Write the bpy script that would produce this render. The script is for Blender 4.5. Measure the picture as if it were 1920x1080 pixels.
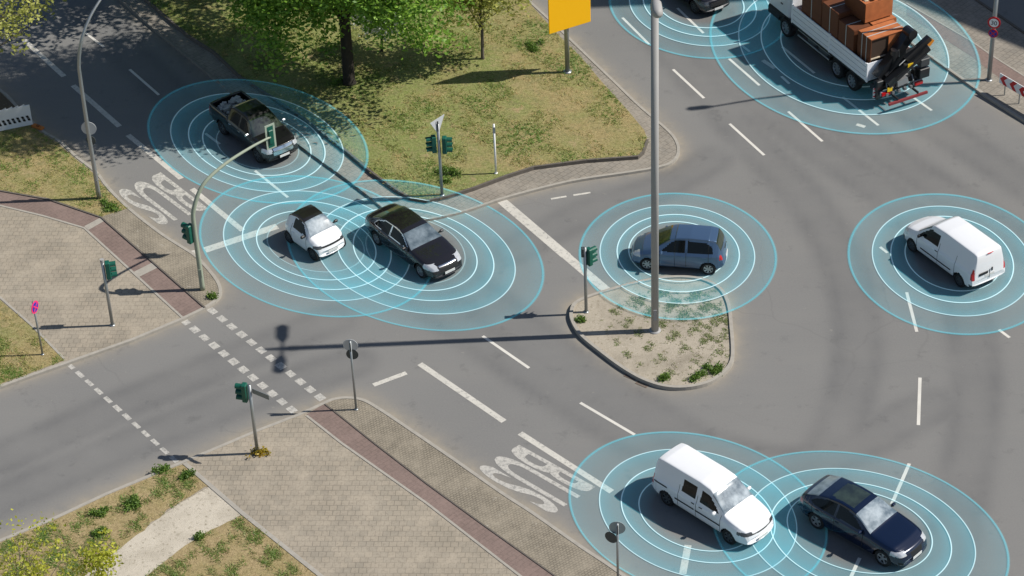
import bpy, bmesh, math, random
import numpy as np
from mathutils import Vector, Matrix
R_ = math.radians
random.seed(7); RNG = np.random.default_rng(7)
for o in list(bpy.data.objects): bpy.data.objects.remove(o)
SC = bpy.context.scene
COL = SC.collection

# ------------------------------------------------------------------ camera
FPX, TH, RO, CH = 4650.0, R_(36.5), R_(-2.47), 61.0
_F = np.array([0, math.cos(TH), -math.sin(TH)]); _r = np.array([1., 0, 0]); _u = np.cross(_r, _F)
_R = _r*math.cos(RO) + _u*math.sin(RO); _U = -_r*math.sin(RO) + _u*math.cos(RO)
cd = bpy.data.cameras.new('camera'); cam = bpy.data.objects.new('camera', cd); COL.objects.link(cam)
cd.sensor_width = 36; cd.lens = FPX/1920*36; cd.clip_start = 1; cd.clip_end = 4000
M = Matrix(((_R[0], _U[0], -_F[0], 0), (_R[1], _U[1], -_F[1], 0), (_R[2], _U[2], -_F[2], CH), (0, 0, 0, 1)))
cam.matrix_world = M
SC.camera = cam
# ------------------------------------------------------------------ world, sun, exposure
SUN_EL = R_(46)
w = bpy.data.worlds.new('World'); SC.world = w; w.use_nodes = True
nt = w.node_tree; nt.nodes.clear()
out = nt.nodes.new('ShaderNodeOutputWorld'); bg = nt.nodes.new('ShaderNodeBackground')
sky = nt.nodes.new('ShaderNodeTexSky'); sky.sky_type = 'NISHITA'; sky.sun_disc = False
sky.sun_elevation = SUN_EL; sky.sun_rotation = R_(90); sky.air_density = 1.0; sky.dust_density = 0.6
bg.inputs['Strength'].default_value = 0.078
nt.links.new(sky.outputs[0], bg.inputs['Color']); nt.links.new(bg.outputs[0], out.inputs['Surface'])
sl = bpy.data.lights.new('sun', 'SUN'); sl.energy = 5.0; sl.angle = R_(0.53); sl.color = (1, .952, .87)
so = bpy.data.objects.new('sun', sl); COL.objects.link(so)
so.rotation_euler = Vector((math.cos(SUN_EL), 0.0, math.sin(SUN_EL))).to_track_quat('Z', 'Y').to_euler()
SC.view_settings.view_transform = 'Standard'; SC.view_settings.look = 'None'
SC.view_settings.exposure = 0.09; SC.view_settings.gamma = 1.0
SC.render.resolution_x = 1024; SC.render.resolution_y = 576

# ------------------------------------------------------------------ helpers
def ray(x, y):
    d = _F*FPX + _R*(x-960) + _U*(540-y); return d/np.linalg.norm(d)
def at(x, y, z=0.0):
    d = ray(x, y); t = (z-CH)/d[2]; return np.array([d[0]*t, d[1]*t, z])
def tag(o, label=None, cat=None, group=None, kind=None):
    if label: o['label'] = label
    if cat: o['category'] = cat
    if group: o['group'] = group
    if kind: o['kind'] = kind
    return o
def empty(name, loc, rz=0):
    o = bpy.data.objects.new(name, None); COL.objects.link(o); o.location = loc; o.rotation_euler = (0, 0, rz)
    o.empty_display_size = .3; return o
def link(name, me, mat=None, parent=None, smooth=False):
    o = bpy.data.objects.new(name, me); COL.objects.link(o)
    if mat: me.materials.append(mat)
    if parent is not None: o.parent = parent
    if smooth:
        me.polygons.foreach_set('use_smooth', [True]*len(me.polygons))
    return o
class MB:
    def __init__(s): s.v = []; s.f = []
    def add(s, v, f):
        n = len(s.v); s.v += [tuple(map(float, p)) for p in v]; s.f += [tuple(i+n for i in q) for q in f]; return s
    def box(s, c, d, rz=0, ry=0, bev=0):
        hx, hy, hz = d[0]/2, d[1]/2, d[2]/2
        if bev:
            b = min(bev, hx*.9, hy*.9, hz*.9)
            v = []
            for sx in (-1, 1):
                for sy in (-1, 1):
                    for sz in (-1, 1):
                        v += [(sx*hx, sy*(hy-b), sz*(hz-b)), (sx*(hx-b), sy*hy, sz*(hz-b)), (sx*(hx-b), sy*(hy-b), sz*hz)]
            bm = bmesh.new()
            for p in v: bm.verts.new(p)
            bmesh.ops.convex_hull(bm, input=bm.verts)
            bm.verts.ensure_lookup_table(); bm.verts.index_update()
            v = [x.co[:] for x in bm.verts]; f = [tuple(q.index for q in x.verts) for x in bm.faces]; bm.free()
        else:
            v = [(sx*hx, sy*hy, sz*hz) for sx in (-1, 1) for sy in (-1, 1) for sz in (-1, 1)]
            f = [(0, 1, 3, 2), (4, 6, 7, 5), (0, 4, 5, 1), (2, 3, 7, 6), (0, 2, 6, 4), (1, 5, 7, 3)]
        cy, sy_ = math.cos(ry), math.sin(ry); cz, sz_ = math.cos(rz), math.sin(rz)
        o = []
        for x, y, z in v:
            x, z = x*cy+z*sy_, -x*sy_+z*cy
            x, y = x*cz-y*sz_, x*sz_+y*cz
            o.append((x+c[0], y+c[1], z+c[2]))
        return s.add(o, f)
    def tube(s, pts, rad, n=10, cap=True):
        pts = [np.array(p, float) for p in pts]
        if not hasattr(rad, '__len__'): rad = [rad]*len(pts)
        rings = []; pr = None
        for i, p in enumerate(pts):
            d = pts[min(i+1, len(pts)-1)]-pts[max(i-1, 0)]; d /= (np.linalg.norm(d)+1e-9)
            a = np.array([1., 0, 0]) if abs(d[0]) < .9 else np.array([0, 1., 0])
            if pr is not None: a = pr
            a = a-d*(a@d); a /= np.linalg.norm(a)+1e-9; pr = a
            b = np.cross(d, a)
            rings.append([p+rad[i]*(a*math.cos(t)+b*math.sin(t)) for t in [2*math.pi*k/n for k in range(n)]])
        v = [q for r in rings for q in r]; f = []
        for i in range(len(pts)-1):
            for k in range(n): f.append((i*n+k, i*n+(k+1) % n, (i+1)*n+(k+1) % n, (i+1)*n+k))
        if cap: f.append(tuple(range(n))[::-1]); f.append(tuple((len(pts)-1)*n+k for k in range(n)))
        return s.add(v, f)
    def disc(s, c, nrm, r, th=.02, n=24, ratio=1.0):
        nrm = np.array(nrm, float); nrm /= np.linalg.norm(nrm)
        up = np.array([0, 0, 1.]); a = np.cross(up, nrm); a /= np.linalg.norm(a); b = np.cross(nrm, a)
        c = np.array(c, float); v = []
        for sgn in (-.5, .5):
            for k in range(n):
                t = 2*math.pi*k/n; v.append(c+nrm*th*sgn+a*r*math.cos(t)+b*r*ratio*math.sin(t))
        f = [tuple(range(n))[::-1], tuple(range(n, 2*n))]+[(k, (k+1) % n, n+(k+1) % n, n+k) for k in range(n)]
        return s.add(v, f)
    def build(s, name, mat, parent=None, smooth=False):
        me = bpy.data.meshes.new(name); me.from_pydata(s.v, [], s.f); me.update()
        return link(name, me, mat, parent, smooth)

def sm(pts, k=6):
    """Catmull-Rom through points (open)"""
    P = [np.array(p, float) for p in pts]; P = [2*P[0]-P[1]]+P+[2*P[-1]-P[-2]]; o = []
    for i in range(1, len(P)-2):
        for j in range(k):
            t = j/k; a, b, c, d = P[i-1:i+3]
            o.append(.5*((2*b)+(c-a)*t+(2*a-5*b+4*c-d)*t*t+(3*b-a-3*c+d)*t**3))
    o.append(P[-2]); return o

# ------------------------------------------------------------------ materials
def newmat(name):
    m = bpy.data.materials.new(name); m.use_nodes = True; n = m.node_tree; b = n.nodes['Principled BSDF']; return m, n, b
def pmat(name, col, rough=.6, metal=0, coat=0, ior=1.45, var=.0, vs=3.0):
    m, n, b = newmat(name)
    b.inputs['Base Color'].default_value = (*col, 1); b.inputs['Roughness'].default_value = rough
    b.inputs['Metallic'].default_value = metal; b.inputs['Coat Weight'].default_value = coat
    b.inputs['Coat Roughness'].default_value = .03; b.inputs['IOR'].default_value = ior
    if var:
        tc = n.nodes.new('ShaderNodeTexCoord'); no = n.nodes.new('ShaderNodeTexNoise'); no.inputs['Scale'].default_value = vs
        no.inputs['Detail'].default_value = 6
        mx = n.nodes.new('ShaderNodeMixRGB'); mx.inputs['Color1'].default_value = (*[c*(1-var) for c in col], 1)
        mx.inputs['Color2'].default_value = (*[min(1, c*(1+var)) for c in col], 1)
        n.links.new(tc.outputs['Object'], no.inputs['Vector']); n.links.new(no.outputs['Fac'], mx.inputs['Fac'])
        n.links.new(mx.outputs[0], b.inputs['Base Color'])
    return m
def nz(n, vec, scale, detail=6, rough=.6):
    x = n.nodes.new('ShaderNodeTexNoise'); x.inputs['Scale'].default_value = scale; x.inputs['Detail'].default_value = detail
    x.inputs['Roughness'].default_value = rough; n.links.new(vec, x.inputs['Vector']); return x.outputs['Fac']
def ramp(n, fac, a, b, c0=(0, 0, 0, 1), c1=(1, 1, 1, 1)):
    x = n.nodes.new('ShaderNodeValToRGB'); x.color_ramp.elements[0].position = a; x.color_ramp.elements[1].position = b
    x.color_ramp.elements[0].color = c0; x.color_ramp.elements[1].color = c1
    n.links.new(fac, x.inputs[0]); return x.outputs[0]
def mix(n, fac, a, b, mode='MIX'):
    x = n.nodes.new('ShaderNodeMixRGB'); x.blend_type = mode
    for k, v in (('Fac', fac), ('Color1', a), ('Color2', b)):
        if isinstance(v, (int, float)): x.inputs[k].default_value = v
        elif isinstance(v, tuple): x.inputs[k].default_value = (*v[:3], 1)
        else: n.links.new(v, x.inputs[k])
    return x.outputs[0]
def bump(n, b, h, s=.3, d=.02):
    x = n.nodes.new('ShaderNodeBump'); x.inputs['Strength'].default_value = s; x.inputs['Distance'].default_value = d
    n.links.new(h, x.inputs['Height']); n.links.new(x.outputs[0], b.inputs['Normal'])
def geo(n, rot=0, scale=(1, 1, 1)):
    g = n.nodes.new('ShaderNodeNewGeometry'); mp = n.nodes.new('ShaderNodeMapping')
    mp.inputs['Rotation'].default_value = (0, 0, rot); mp.inputs['Scale'].default_value = scale
    n.links.new(g.outputs['Position'], mp.inputs['Vector']); return mp.outputs[0]
def attr(n, name):
    a = n.nodes.new('ShaderNodeAttribute'); a.attribute_name = name; return a.outputs['Fac']

def m_asphalt():
    m, n, b = newmat('asphalt'); v = geo(n)
    base = mix(n, ramp(n, nz(n, v, .12, 3), .35, .7), (.150, .150, .151), (.192, .190, .187))
    base = mix(n, ramp(n, nz(n, v, 14, 8, .75), .25, .8), base, (.235, .228, .215)); 
    base = mix(n, .35, base, mix(n, nz(n, v, 40, 2), (.10, .10, .10), (.25, .245, .235)))
    pat = ramp(n, nz(n, geo(n, .9, (.25, 1.3, 1)), .5, 4), .5, .75)
    base = mix(n, mix(n, .0, pat, pat), base, mix(n, .72, base, (.205, .2, .19)))
    st = n.nodes.new('ShaderNodeMath'); st.operation = 'MULTIPLY'
    n.links.new(attr(n, 'streak'), st.inputs[0]); n.links.new(ramp(n, nz(n, v, .35, 4), .1, .75), st.inputs[1])
    base = mix(n, st.outputs[0], base, (.105, .105, .108))
    dn = n.nodes.new('ShaderNodeMath'); dn.operation = 'MULTIPLY'
    n.links.new(attr(n, 'dust'), dn.inputs[0]); n.links.new(ramp(n, nz(n, v, 1.2, 5), .15, .7), dn.inputs[1])
    base = mix(n, dn.outputs[0], base, (.33, .285, .22))
    base = mix(n, ramp(n, nz(n, v, .9, 7, .75), .58, .68), base, mix(n, .4, base, (.10, .10, .10)))
    base = mix(n, ramp(n, nz(n, geo(n, .5), 2.4, 5, .7), .66, .70), base, mix(n, .35, base, (.3, .28, .25)))
    # tar-filled cracks
    vo = n.nodes.new('ShaderNodeTexVoronoi'); vo.feature = 'DISTANCE_TO_EDGE'; vo.inputs['Scale'].default_value = .16
    wv = n.nodes.new('ShaderNodeMixRGB'); wv.blend_type = 'ADD'; wv.inputs[0].default_value = 1.6
    nn = n.nodes.new('ShaderNodeTexNoise'); nn.inputs['Scale'].default_value = .5; nn.inputs['Detail'].default_value = 5
    n.links.new(v, nn.inputs['Vector']); n.links.new(v, wv.inputs[1]); n.links.new(nn.outputs['Color'], wv.inputs[2])
    n.links.new(wv.outputs[0], vo.inputs['Vector'])
    cr = ramp(n, vo.outputs['Distance'], .002, .006, (1, 1, 1, 1), (0, 0, 0, 1))
    cm = n.nodes.new('ShaderNodeMath'); cm.operation = 'MULTIPLY'; n.links.new(cr, cm.inputs[0]); n.links.new(ramp(n, nz(n, v, .07, 2), .52, .6), cm.inputs[1])
    c2 = n.nodes.new('ShaderNodeMath'); c2.operation = 'MULTIPLY'; n.links.new(cm.outputs[0], c2.inputs[0]); c2.inputs[1].default_value = .16
    base = mix(n, c2.outputs[0], base, (.08, .08, .08))
    n.links.new(base, b.inputs['Base Color']); b.inputs['Roughness'].default_value = .85; b.inputs['Specular IOR Level'].default_value = .25
    bump(n, b, nz(n, v, 60, 2), .3, .01); return m
def m_paving(name, c1, c2, mortar, size=.3, rot=0., spots=.0, offset=.5, rw=1.0):
    m, n, b = newmat(name); v = geo(n, rot)
    br = n.nodes.new('ShaderNodeTexBrick'); br.inputs['Scale'].default_value = 1; br.inputs['Brick Width'].default_value = size*rw
    br.inputs['Row Height'].default_value = size; br.inputs['Mortar Size'].default_value = .012; br.offset = offset
    br.inputs['Color1'].default_value = (*c1, 1); br.inputs['Color2'].default_value = (*c2, 1); br.inputs['Mortar'].default_value = (*mortar, 1)
    n.links.new(v, br.inputs['Vector'])
    c = mix(n, ramp(n, nz(n, v, .35, 5), .3, .72), br.outputs['Color'], (.30, .285, .25), 'MULTIPLY')
    c = mix(n, .22, br.outputs['Color'], c)
    c = mix(n, ramp(n, nz(n, v, .8, 6, .7), .42, .7), c, mix(n, .8, c, tuple(x*1.16 for x in c1)))
    c = mix(n, ramp(n, nz(n, v, 9, 4, .7), .5, .72), c, mix(n, .75, c, tuple(x*.62 for x in c1)))
    if spots: c = mix(n, ramp(n, nz(n, v, 2.2, 6, .75), .62, .70), c, (.40, .37, .32))
    n.links.new(c, b.inputs['Base Color']); b.inputs['Roughness'].default_value = .9; b.inputs['Specular IOR Level'].default_value = .2
    bump(n, b, br.outputs['Fac'], -.4, .01); return m
def m_grass(name, dry=.5, soil=.3, lush=0.):
    m, n, b = newmat(name); v = geo(n)
    sx = n.nodes.new('ShaderNodeSeparateXYZ'); n.links.new(v, sx.inputs[0]); mr = n.nodes.new('ShaderNodeMapRange'); mr.inputs[1].default_value = 3; mr.inputs[2].default_value = -9; mr.inputs[3].default_value = 0; mr.inputs[4].default_value = lush; n.links.new(sx.outputs[0], mr.inputs[0])
    g = mix(n, nz(n, v, 3, 5), (.08, .16, .015), (.19, .28, .035))
    d = mix(n, nz(n, v, 5, 5), (.315, .222, .088), (.44, .315, .15))
    ad = n.nodes.new('ShaderNodeMath'); ad.operation = 'ADD'; n.links.new(nz(n, v, .55, 8, .7), ad.inputs[0]); n.links.new(mr.outputs[0], ad.inputs[1])
    c = mix(n, ramp(n, ad.outputs[0], dry-.10, dry+.10), d, g)
    c = mix(n, ramp(n, nz(n, geo(n, .7), 4.2, 8, .8), .52, .58), c, mix(n, .45, c, (.09, .075, .035)))
    c = mix(n, ramp(n, nz(n, v, 2.6, 8, .75), .53, .62), c, mix(n, .75, c, (.085, .105, .03)))
    c = mix(n, ramp(n, nz(n, v, 1.1, 7, .7), 1-soil-.15, 1-soil), c, (.43, .29, .165))
    c = mix(n, .55, c, mix(n, ramp(n, nz(n, v, 8, 8, .85), .33, .66), (.045, .05, .012), (.50, .44, .24)))
    n.links.new(c, b.inputs['Base Color']); b.inputs['Roughness'].default_value = 1; b.inputs['Specular IOR Level'].default_value = .1
    bump(n, b, nz(n, v, 12, 6, .8), .8, .06); return m
def m_soil(name, a, bcol, sc=6):
    m, n, b = newmat(name); v = geo(n)
    c = mix(n, nz(n, v, sc, 8, .75), a, bcol)
    c = mix(n, ramp(n, nz(n, v, .8, 5), .45, .7), c, mix(n, .7, c, tuple(x*.8 for x in a)))
    c = mix(n, ramp(n, nz(n, v, 7, 6, .8), .56, .62), c, mix(n, .6, c, (.14, .115, .07)))
    c = mix(n, ramp(n, nz(n, geo(n, 1.), 9, 5, .8), .6, .66), c, mix(n, .6, c, (.62, .58, .5)))
    n.links.new(c, b.inputs['Base Color']); b.inputs['Roughness'].default_value = 1; b.inputs['Specular IOR Level'].default_value = .1
    bump(n, b, nz(n, v, 25, 5, .8), .6, .03); return m
def m_paint(name, col=(.60, .58, .54), thr=.5, under=(.2, .195, .185)):
    m, n, b = newmat(name); v = geo(n)
    f = ramp(n, nz(n, v, 6, 8, .8), thr-.05, thr+.06)
    c = mix(n, f, col, mix(n, .75, col, under)); c = mix(n, ramp(n, nz(n, v, 1.2, 4), .3, .8), c, mix(n, .3, c, under))
    n.links.new(c, b.inputs['Base Color']); b.inputs['Roughness'].default_value = .7; return m
MAT = {}
MAT['asphalt'] = m_asphalt()
MAT['plaza'] = m_paving('concrete_slabs', (.35, .303, .24), (.295, .262, .213), (.19, .168, .135), .28, R_(4))
MAT['cobble'] = m_paving('small_stone_setts', (.30, .262, .205), (.25, .22, .175), (.13, .115, .09), .11, R_(-38), .5, .5, 1.2)
MAT['redpath'] = m_paving('red_cycle_paving', (.225, .165, .145), (.205, .152, .135), (.165, .125, .11), .2, R_(-42), 0, .5, 1.6)
MAT['walk'] = m_paving('grey_walk_paving', (.29, .26, .22), (.25, .23, .20), (.14, .125, .105), .28, R_(-44), .3)
MAT['kerb'] = pmat('kerb_concrete', (.34, .315, .275), .9, var=.22, vs=5)
MAT['kerb_grey'] = pmat('grey_kerb_stone', (.21, .195, .17), .9, var=.25, vs=5)
MAT['shadekerb'] = pmat('shaded_kerb_stone', (.12, .105, .09), .95, var=.3, vs=5)  # shadow line and unlit side of the kerbs painted into the stone colour
MAT['grass_dry'] = m_grass('dry_grass', .55, .34)
MAT['grass_mid'] = m_grass('mixed_grass', .54, .30, .26)
MAT['grass_soil'] = m_grass('thin_grass_on_soil', .6, .46)
MAT['soil'] = m_soil('sandy_soil', (.29, .255, .20), (.49, .435, .355), 11)
MAT['sand'] = m_soil('pale_sand', (.46, .41, .33), (.57, .52, .44), 9)
MAT['shadesoil'] = m_soil('shaded_brown_soil', (.10, .08, .055), (.14, .11, .08))  # brown soil, its dark tone includes the shadow lying on it
MAT['white_marking'] = m_paint('road_paint', (.66, .635, .58), thr=.72)
MAT['worn_marking'] = m_paint('worn_road_paint', (.58, .555, .50), thr=.57)
MAT['galv'] = pmat('galvanised_steel', (.34, .36, .37), .45, .75, var=.12, vs=2)
MAT['greypole'] = pmat('grey_pole_paint', (.33, .325, .32), .6, .0, var=.1, vs=1)
MAT['greenpole'] = pmat('pale_green_pole_paint', (.30, .34, .26), .55, var=.1, vs=1)
MAT['signal_green'] = pmat('signal_housing_green', (.008, .095, .065), .45, var=.2, vs=5)
MAT['signback'] = pmat('sign_back_aluminium', (.48, .50, .52), .6, .1, var=.1, vs=3)
MAT['darkback'] = pmat('dark_sign_back', (.06, .07, .07), .6)
MAT['yellow'] = pmat('orange_yellow_panel', (1.0, .52, .0), .6)
MAT['white'] = pmat('white_enamel', (.8, .8, .8), .4)
MAT['red'] = pmat('sign_red', (.55, .012, .02), .4)
MAT['blue'] = pmat('sign_blue', (.02, .03, .35), .4)
MAT['magenta'] = pmat('faded_sign_red', (.75, .03, .16), .4)
MAT['black'] = pmat('black_plastic', (.012, .012, .013), .5)
MAT['tyre'] = pmat('tyre_rubber', (.014, .014, .015), .85)
MAT['rim'] = pmat('alloy_rim', (.42, .43, .45), .35, .7)
MAT['rim_dark'] = pmat('dark_wheel_rim', (.10, .11, .12), .45, .5)
MAT['chrome'] = pmat('bright_trim', (.75, .76, .78), .18, 1)
MAT['lens'] = pmat('headlamp_lens', (.55, .57, .60), .12, .25, coat=1)
MAT['lens_dark'] = pmat('dark_headlamp_lens', (.07, .075, .085), .12, .2, coat=1)
MAT['tail'] = pmat('red_lamp_lens', (.50, .008, .012), .2, coat=1)
MAT['amber'] = pmat('amber_lens', (.6, .22, .02), .3)
MAT['plate'] = pmat('number_plate_white', (.65, .65, .63), .5)
def m_glass(name, base, ior=2.0):
    m, n, b = newmat(name); b.inputs['Base Color'].default_value = (*base, 1)
    b.inputs['Roughness'].default_value = .06; b.inputs['IOR'].default_value = ior; b.inputs['Specular IOR Level'].default_value = .3; return m
MAT['glass'] = m_glass('side_glass', (.006, .008, .009), 1.5)
def m_wind(name, c0, c1):  # blotchy sky and cloud reflection painted into the glass colour
    m, n, b = newmat(name); g = n.nodes.new('ShaderNodeTexCoord')
    mp = n.nodes.new('ShaderNodeMapping'); mp.inputs['Scale'].default_value = (.6, .6, .6); n.links.new(g.outputs['Reflection'], mp.inputs['Vector'])
    g2 = n.nodes.new('ShaderNodeTexCoord')
    f = ramp(n, nz(n, g2.outputs['Object'], 2.0, 5, .6), .35, .65)
    n.links.new(mix(n, f, c0, c1), b.inputs['Base Color'])
    b.inputs['Roughness'].default_value = .08; b.inputs['IOR'].default_value = 2.2; return m
MAT['wind'] = m_wind('windscreen_glass', (.05, .075, .09), (.19, .235, .265))
MAT['wind_bright'] = m_wind('windscreen_glass_sky_glare', (.09, .13, .16), (.40, .46, .50))  # brightest glass: strong sky reflection painted in, no sunshade behind it
MAT['wind_dark'] = m_wind('dark_windscreen_glass', (.008, .012, .008), (.03, .045, .03))
def paint(name, col, fl=.0, rough=.35, coat=1):
    return pmat(name, col, rough, fl, coat=coat)

# ------------------------------------------------------------------ ground, road, raised areas
def pts3(px, z): return [at(x, y, z) for x, y in px]
def slab(name, px, zt, mat, zb=-.02, kind='structure', parent=None, ext=()):
    P = pts3(px, zt)+[np.array([e[0], e[1], zt]) for e in ext]
    n = len(P); v = [tuple(p) for p in P]+[(p[0], p[1], zb) for p in P]
    bm = bmesh.new(); bv = [bm.verts.new(q) for q in v]
    top = bm.faces.new(bv[:n])
    if top.normal.z < 0 or (top.normal_update() or top.normal.z < 0): top.normal_flip()
    for i in range(n):
        j = (i+1) % n; bm.faces.new((bv[i], bv[j], bv[n+j], bv[n+i]))
    bmesh.ops.triangulate(bm, faces=[top])
    bmesh.ops.recalc_face_normals(bm, faces=bm.faces)
    me = bpy.data.meshes.new(name); bm.to_mesh(me); bm.free()
    o = link(name, me, mat, parent)
    if kind: tag(o, kind=kind)
    return o
def sheet(name, px, z, mat, parent=None, kind='structure'):
    P = pts3(px, z); bm = bmesh.new(); bv = [bm.verts.new(p) for p in P]; f = bm.faces.new(bv); f.normal_update()
    if f.normal.z < 0: f.normal_flip()
    bmesh.ops.triangulate(bm, faces=[f]); me = bpy.data.meshes.new(name); bm.to_mesh(me); bm.free()
    o = link(name, me, mat, parent)
    if kind: tag(o, kind=kind)
    return o
def strip_mb(mb, P, wd, z0, z1, inset=0.):
    """raised strip along world polyline P; width wd"""
    P = [np.array(p[:2], float) for p in P]; L = []; Rr = []
    for i, p in enumerate(P):
        d = P[min(i+1, len(P)-1)]-P[max(i-1, 0)]; d /= np.linalg.norm(d)+1e-9; q = np.array([-d[1], d[0]])
        L.append(p+q*(wd/2+inset)); Rr.append(p-q*(wd/2-inset))
    n = len(P); v = []
    for i in range(n): v += [(*L[i], z0), (*L[i], z1), (*Rr[i], z1), (*Rr[i], z0)]
    f = []
    for i in range(n-1):
        a, b = 4*i, 4*i+4
        f += [(a, b, b+1, a+1), (a+1, b+1, b+2, a+2), (a+2, b+2, b+3, a+3)]
    f += [(0, 1, 2, 3), (4*n-4, 4*n-1, 4*n-2, 4*n-3)]
    mb.add(v, f)
def strip(name, px, wd, z0, z1, mat, parent=None, kind='structure'):
    mb = MB(); strip_mb(mb, pts3(px, z1), wd, z0, z1); o = mb.build(name, mat, parent)
    if kind: tag(o, kind=kind)
    return o

g = MB(); g.add([(-1500, -1000, -.06), (1500, -1000, -.06), (1500, 2500, -.06), (-1500, 2500, -.06)], [(0, 1, 2, 3)])
tag(g.build('ground', MAT['grass_mid']), kind='structure')

LU = sm([(-260, 30), (-100, 105), (0, 168), (35, 203), (77, 243), (110, 263), (143, 293), (180, 322), (204, 353), (245, 393), (300, 436), (342, 463), (365, 478), (385, 498), (407, 526), (413, 546), (405, 561), (384, 576)], 4)
LUb = [(343, 596), (250, 635), (120, 681), (60, 702), (0, 724), (-100, 767), (-260, 830)]
LU2 = [(-260, 1115), (-100, 1052), (0, 1013), (100, 972), (200, 925), (330, 871), (400, 842), (480, 808), (560, 777), (606, 756)]
LU2b = sm([(606, 756), (625, 748), (652, 745), (682, 750), (714, 768), (765, 802), (850, 860), (940, 923), (1000, 962), (1090, 1025), (1160, 1072), (1290, 1170)], 4)
L3a = [(60, -150), (228, 0), (300, 62), (405, 148), (500, 225), (600, 298), (645, 330), (700, 372)]
L3b = sm([(700, 372), (725, 392), (755, 408), (800, 410), (872, 394), (945, 370), (1040, 345), (1100, 333), (1170, 323), (1235, 312), (1262, 301), (1272, 283), (1267, 262), (1248, 240), (1200, 199), (1150, 151), (1100, 103), (1050, 55), (985, -5), (900, -80)], 4)
ISL = sm([(1073, 575), (1071, 592), (1079, 612), (1093, 630), (1122, 654), (1165, 686), (1205, 709), (1245, 722), (1285, 724), (1325, 716), (1352, 700), (1370, 680), (1374, 655), (1371, 610), (1366, 570), (1350, 540), (1315, 522), (1265, 518), (1205, 526), (1140, 543), (1100, 556), (1080, 566), (1073, 575)], 4)
RSk = sm([(1480, -130), (1560, -45), (1640, 28), (1738, 99), (1843, 174), (1920, 224), (2080, 330)], 4)

# road sheet with wear attributes
X0, X1, Y0, Y1, ST = -45., 48., 50., 128., .3
nx = int((X1-X0)/ST)+1; ny = int((Y1-Y0)/ST)+1
gx, gy = np.meshgrid(np.linspace(X0, X1, nx), np.linspace(Y0, Y1, ny)); GP = np.stack([gx.ravel(), gy.ravel()], 1)
def dist(polys):
    best = np.full(len(GP), 1e9)
    for pl in polys:
        P = np.array([p[:2] for p in pts3(pl, 0)])
        for a, b in zip(P[:-1], P[1:]):
            ab = b-a; t = np.clip(((GP-a)@ab)/(ab@ab+1e-9), 0, 1); best = np.minimum(best, np.linalg.norm(GP-(a+t[:, None]*ab), axis=1))
    return best
dk = dist([LU, LUb, LU2, LU2b, L3a, L3b, ISL, RSk])
dust = np.exp(-(dk/.42)**1.3)
lanes = [[(120, -40), (200, 60), (430, 275), (700, 490), (980, 690), (1300, 890), (1560, 1060)],
         [(250, -20), (460, 190), (640, 345), (860, 520), (1060, 670), (1290, 820), (1560, 960)],
         [(1140, -40), (1400, 255), (1530, 400), (1600, 560), (1600, 720), (1540, 880), (1430, 1080)],
         [(1210, -20), (1470, 230), (1680, 380), (1790, 520), (1830, 700), (1810, 900), (1760, 1080)],
         [(1330, 20), (1600, 240), (1920, 460), (2050, 560)], [(1420, 20), (1700, 200), (1960, 370)],
         [(960, 470), (1100, 400), (1240, 350), (1330, 300)], [(0, 860), (250, 750), (450, 670), (620, 600)], [(-50, 960), (250, 830), (480, 740), (660, 680)],
         [(800, 460), (1000, 640), (1240, 800), (1500, 870), (1750, 760)]]
dl = np.minimum.reduce([dist([sm(l, 5)]) for l in lanes])
streak = .62*np.exp(-((dl-.75)/.38)**2)+.38*np.exp(-(dl/.5)**2)
me = bpy.data.meshes.new('road')
idx = np.arange(nx*ny).reshape(ny, nx)
quads = np.stack([idx[:-1, :-1].ravel(), idx[:-1, 1:].ravel(), idx[1:, 1:].ravel(), idx[1:, :-1].ravel()], 1)
me.from_pydata(np.c_[GP, np.zeros(len(GP))].tolist(), [], quads.tolist())
for nm, arr in (('dust', dust), ('streak', streak)):
    a = me.attributes.new(nm, 'FLOAT', 'POINT'); a.data.foreach_set('value', arr.astype(np.float32))
road = link('road', me, MAT['asphalt']); tag(road, kind='structure')

# left pavement
ZP = .10
slab('left_pavement', LU+LUb+[(-400, 850), (-400, 20)], ZP, MAT['plaza'])
sheet('sett_strip', [(190, 407), (213, 399), (238, 390)]+[p for p in LU if p[0] > 246]+[(384, 575.5)], ZP+.004, MAT['cobble'])
G1 = [(-200, 110), (-60, 176), (0, 222), (48, 226), (74, 247), (108, 268), (141, 298), (177, 326), (200, 356), (238, 391), (212, 399), (190, 406), (90, 371), (0, 356), (-200, 330)]
sheet('left_verge', G1, ZP+.008, MAT['grass_dry'])
sheet('bare_soil', [(-200, 60), (-50, 140), (0, 172), (33, 204), (44, 222), (0, 221), (-60, 174), (-200, 108)], ZP+.012, MAT['shadesoil'])
P1t = [(-200, 330), (-100, 344), (0, 357), (90, 373), (190, 407), (290, 494), (384, 576)]
sheet('cycle_path', P1t+[(343, 596), (250, 510), (158, 426), (80, 403), (0, 384), (-200, 352)], ZP+.008, MAT['redpath'])
strip('path_edging', [(-200, 352), (0, 385), (80, 404), (158, 427), (250, 511), (342, 595)], .10, ZP, ZP+.02, MAT['kerb'])
strip('path_kerb', P1t, .07, ZP, ZP+.05, MAT['shadekerb'])
sheet('crossing_slab', [(158, 424), (188, 408), (196, 414), (166, 431)], ZP+.012, MAT['kerb'])
sheet('crossing_slab', [(250, 510), (286, 492), (297, 501), (261, 519)], ZP+.012, MAT['kerb'])
G2 = [(-300, 380), (0, 562), (60, 614), (112, 662), (119, 676), (60, 698), (0, 720), (-300, 830)]
sheet('corner_verge', G2, ZP+.008, MAT['grass_dry'])
strip('path_edging', [(-260, 395), (0, 557), (60, 610), (120, 672)], .10, ZP, ZP+.02, MAT['kerb'])
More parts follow.
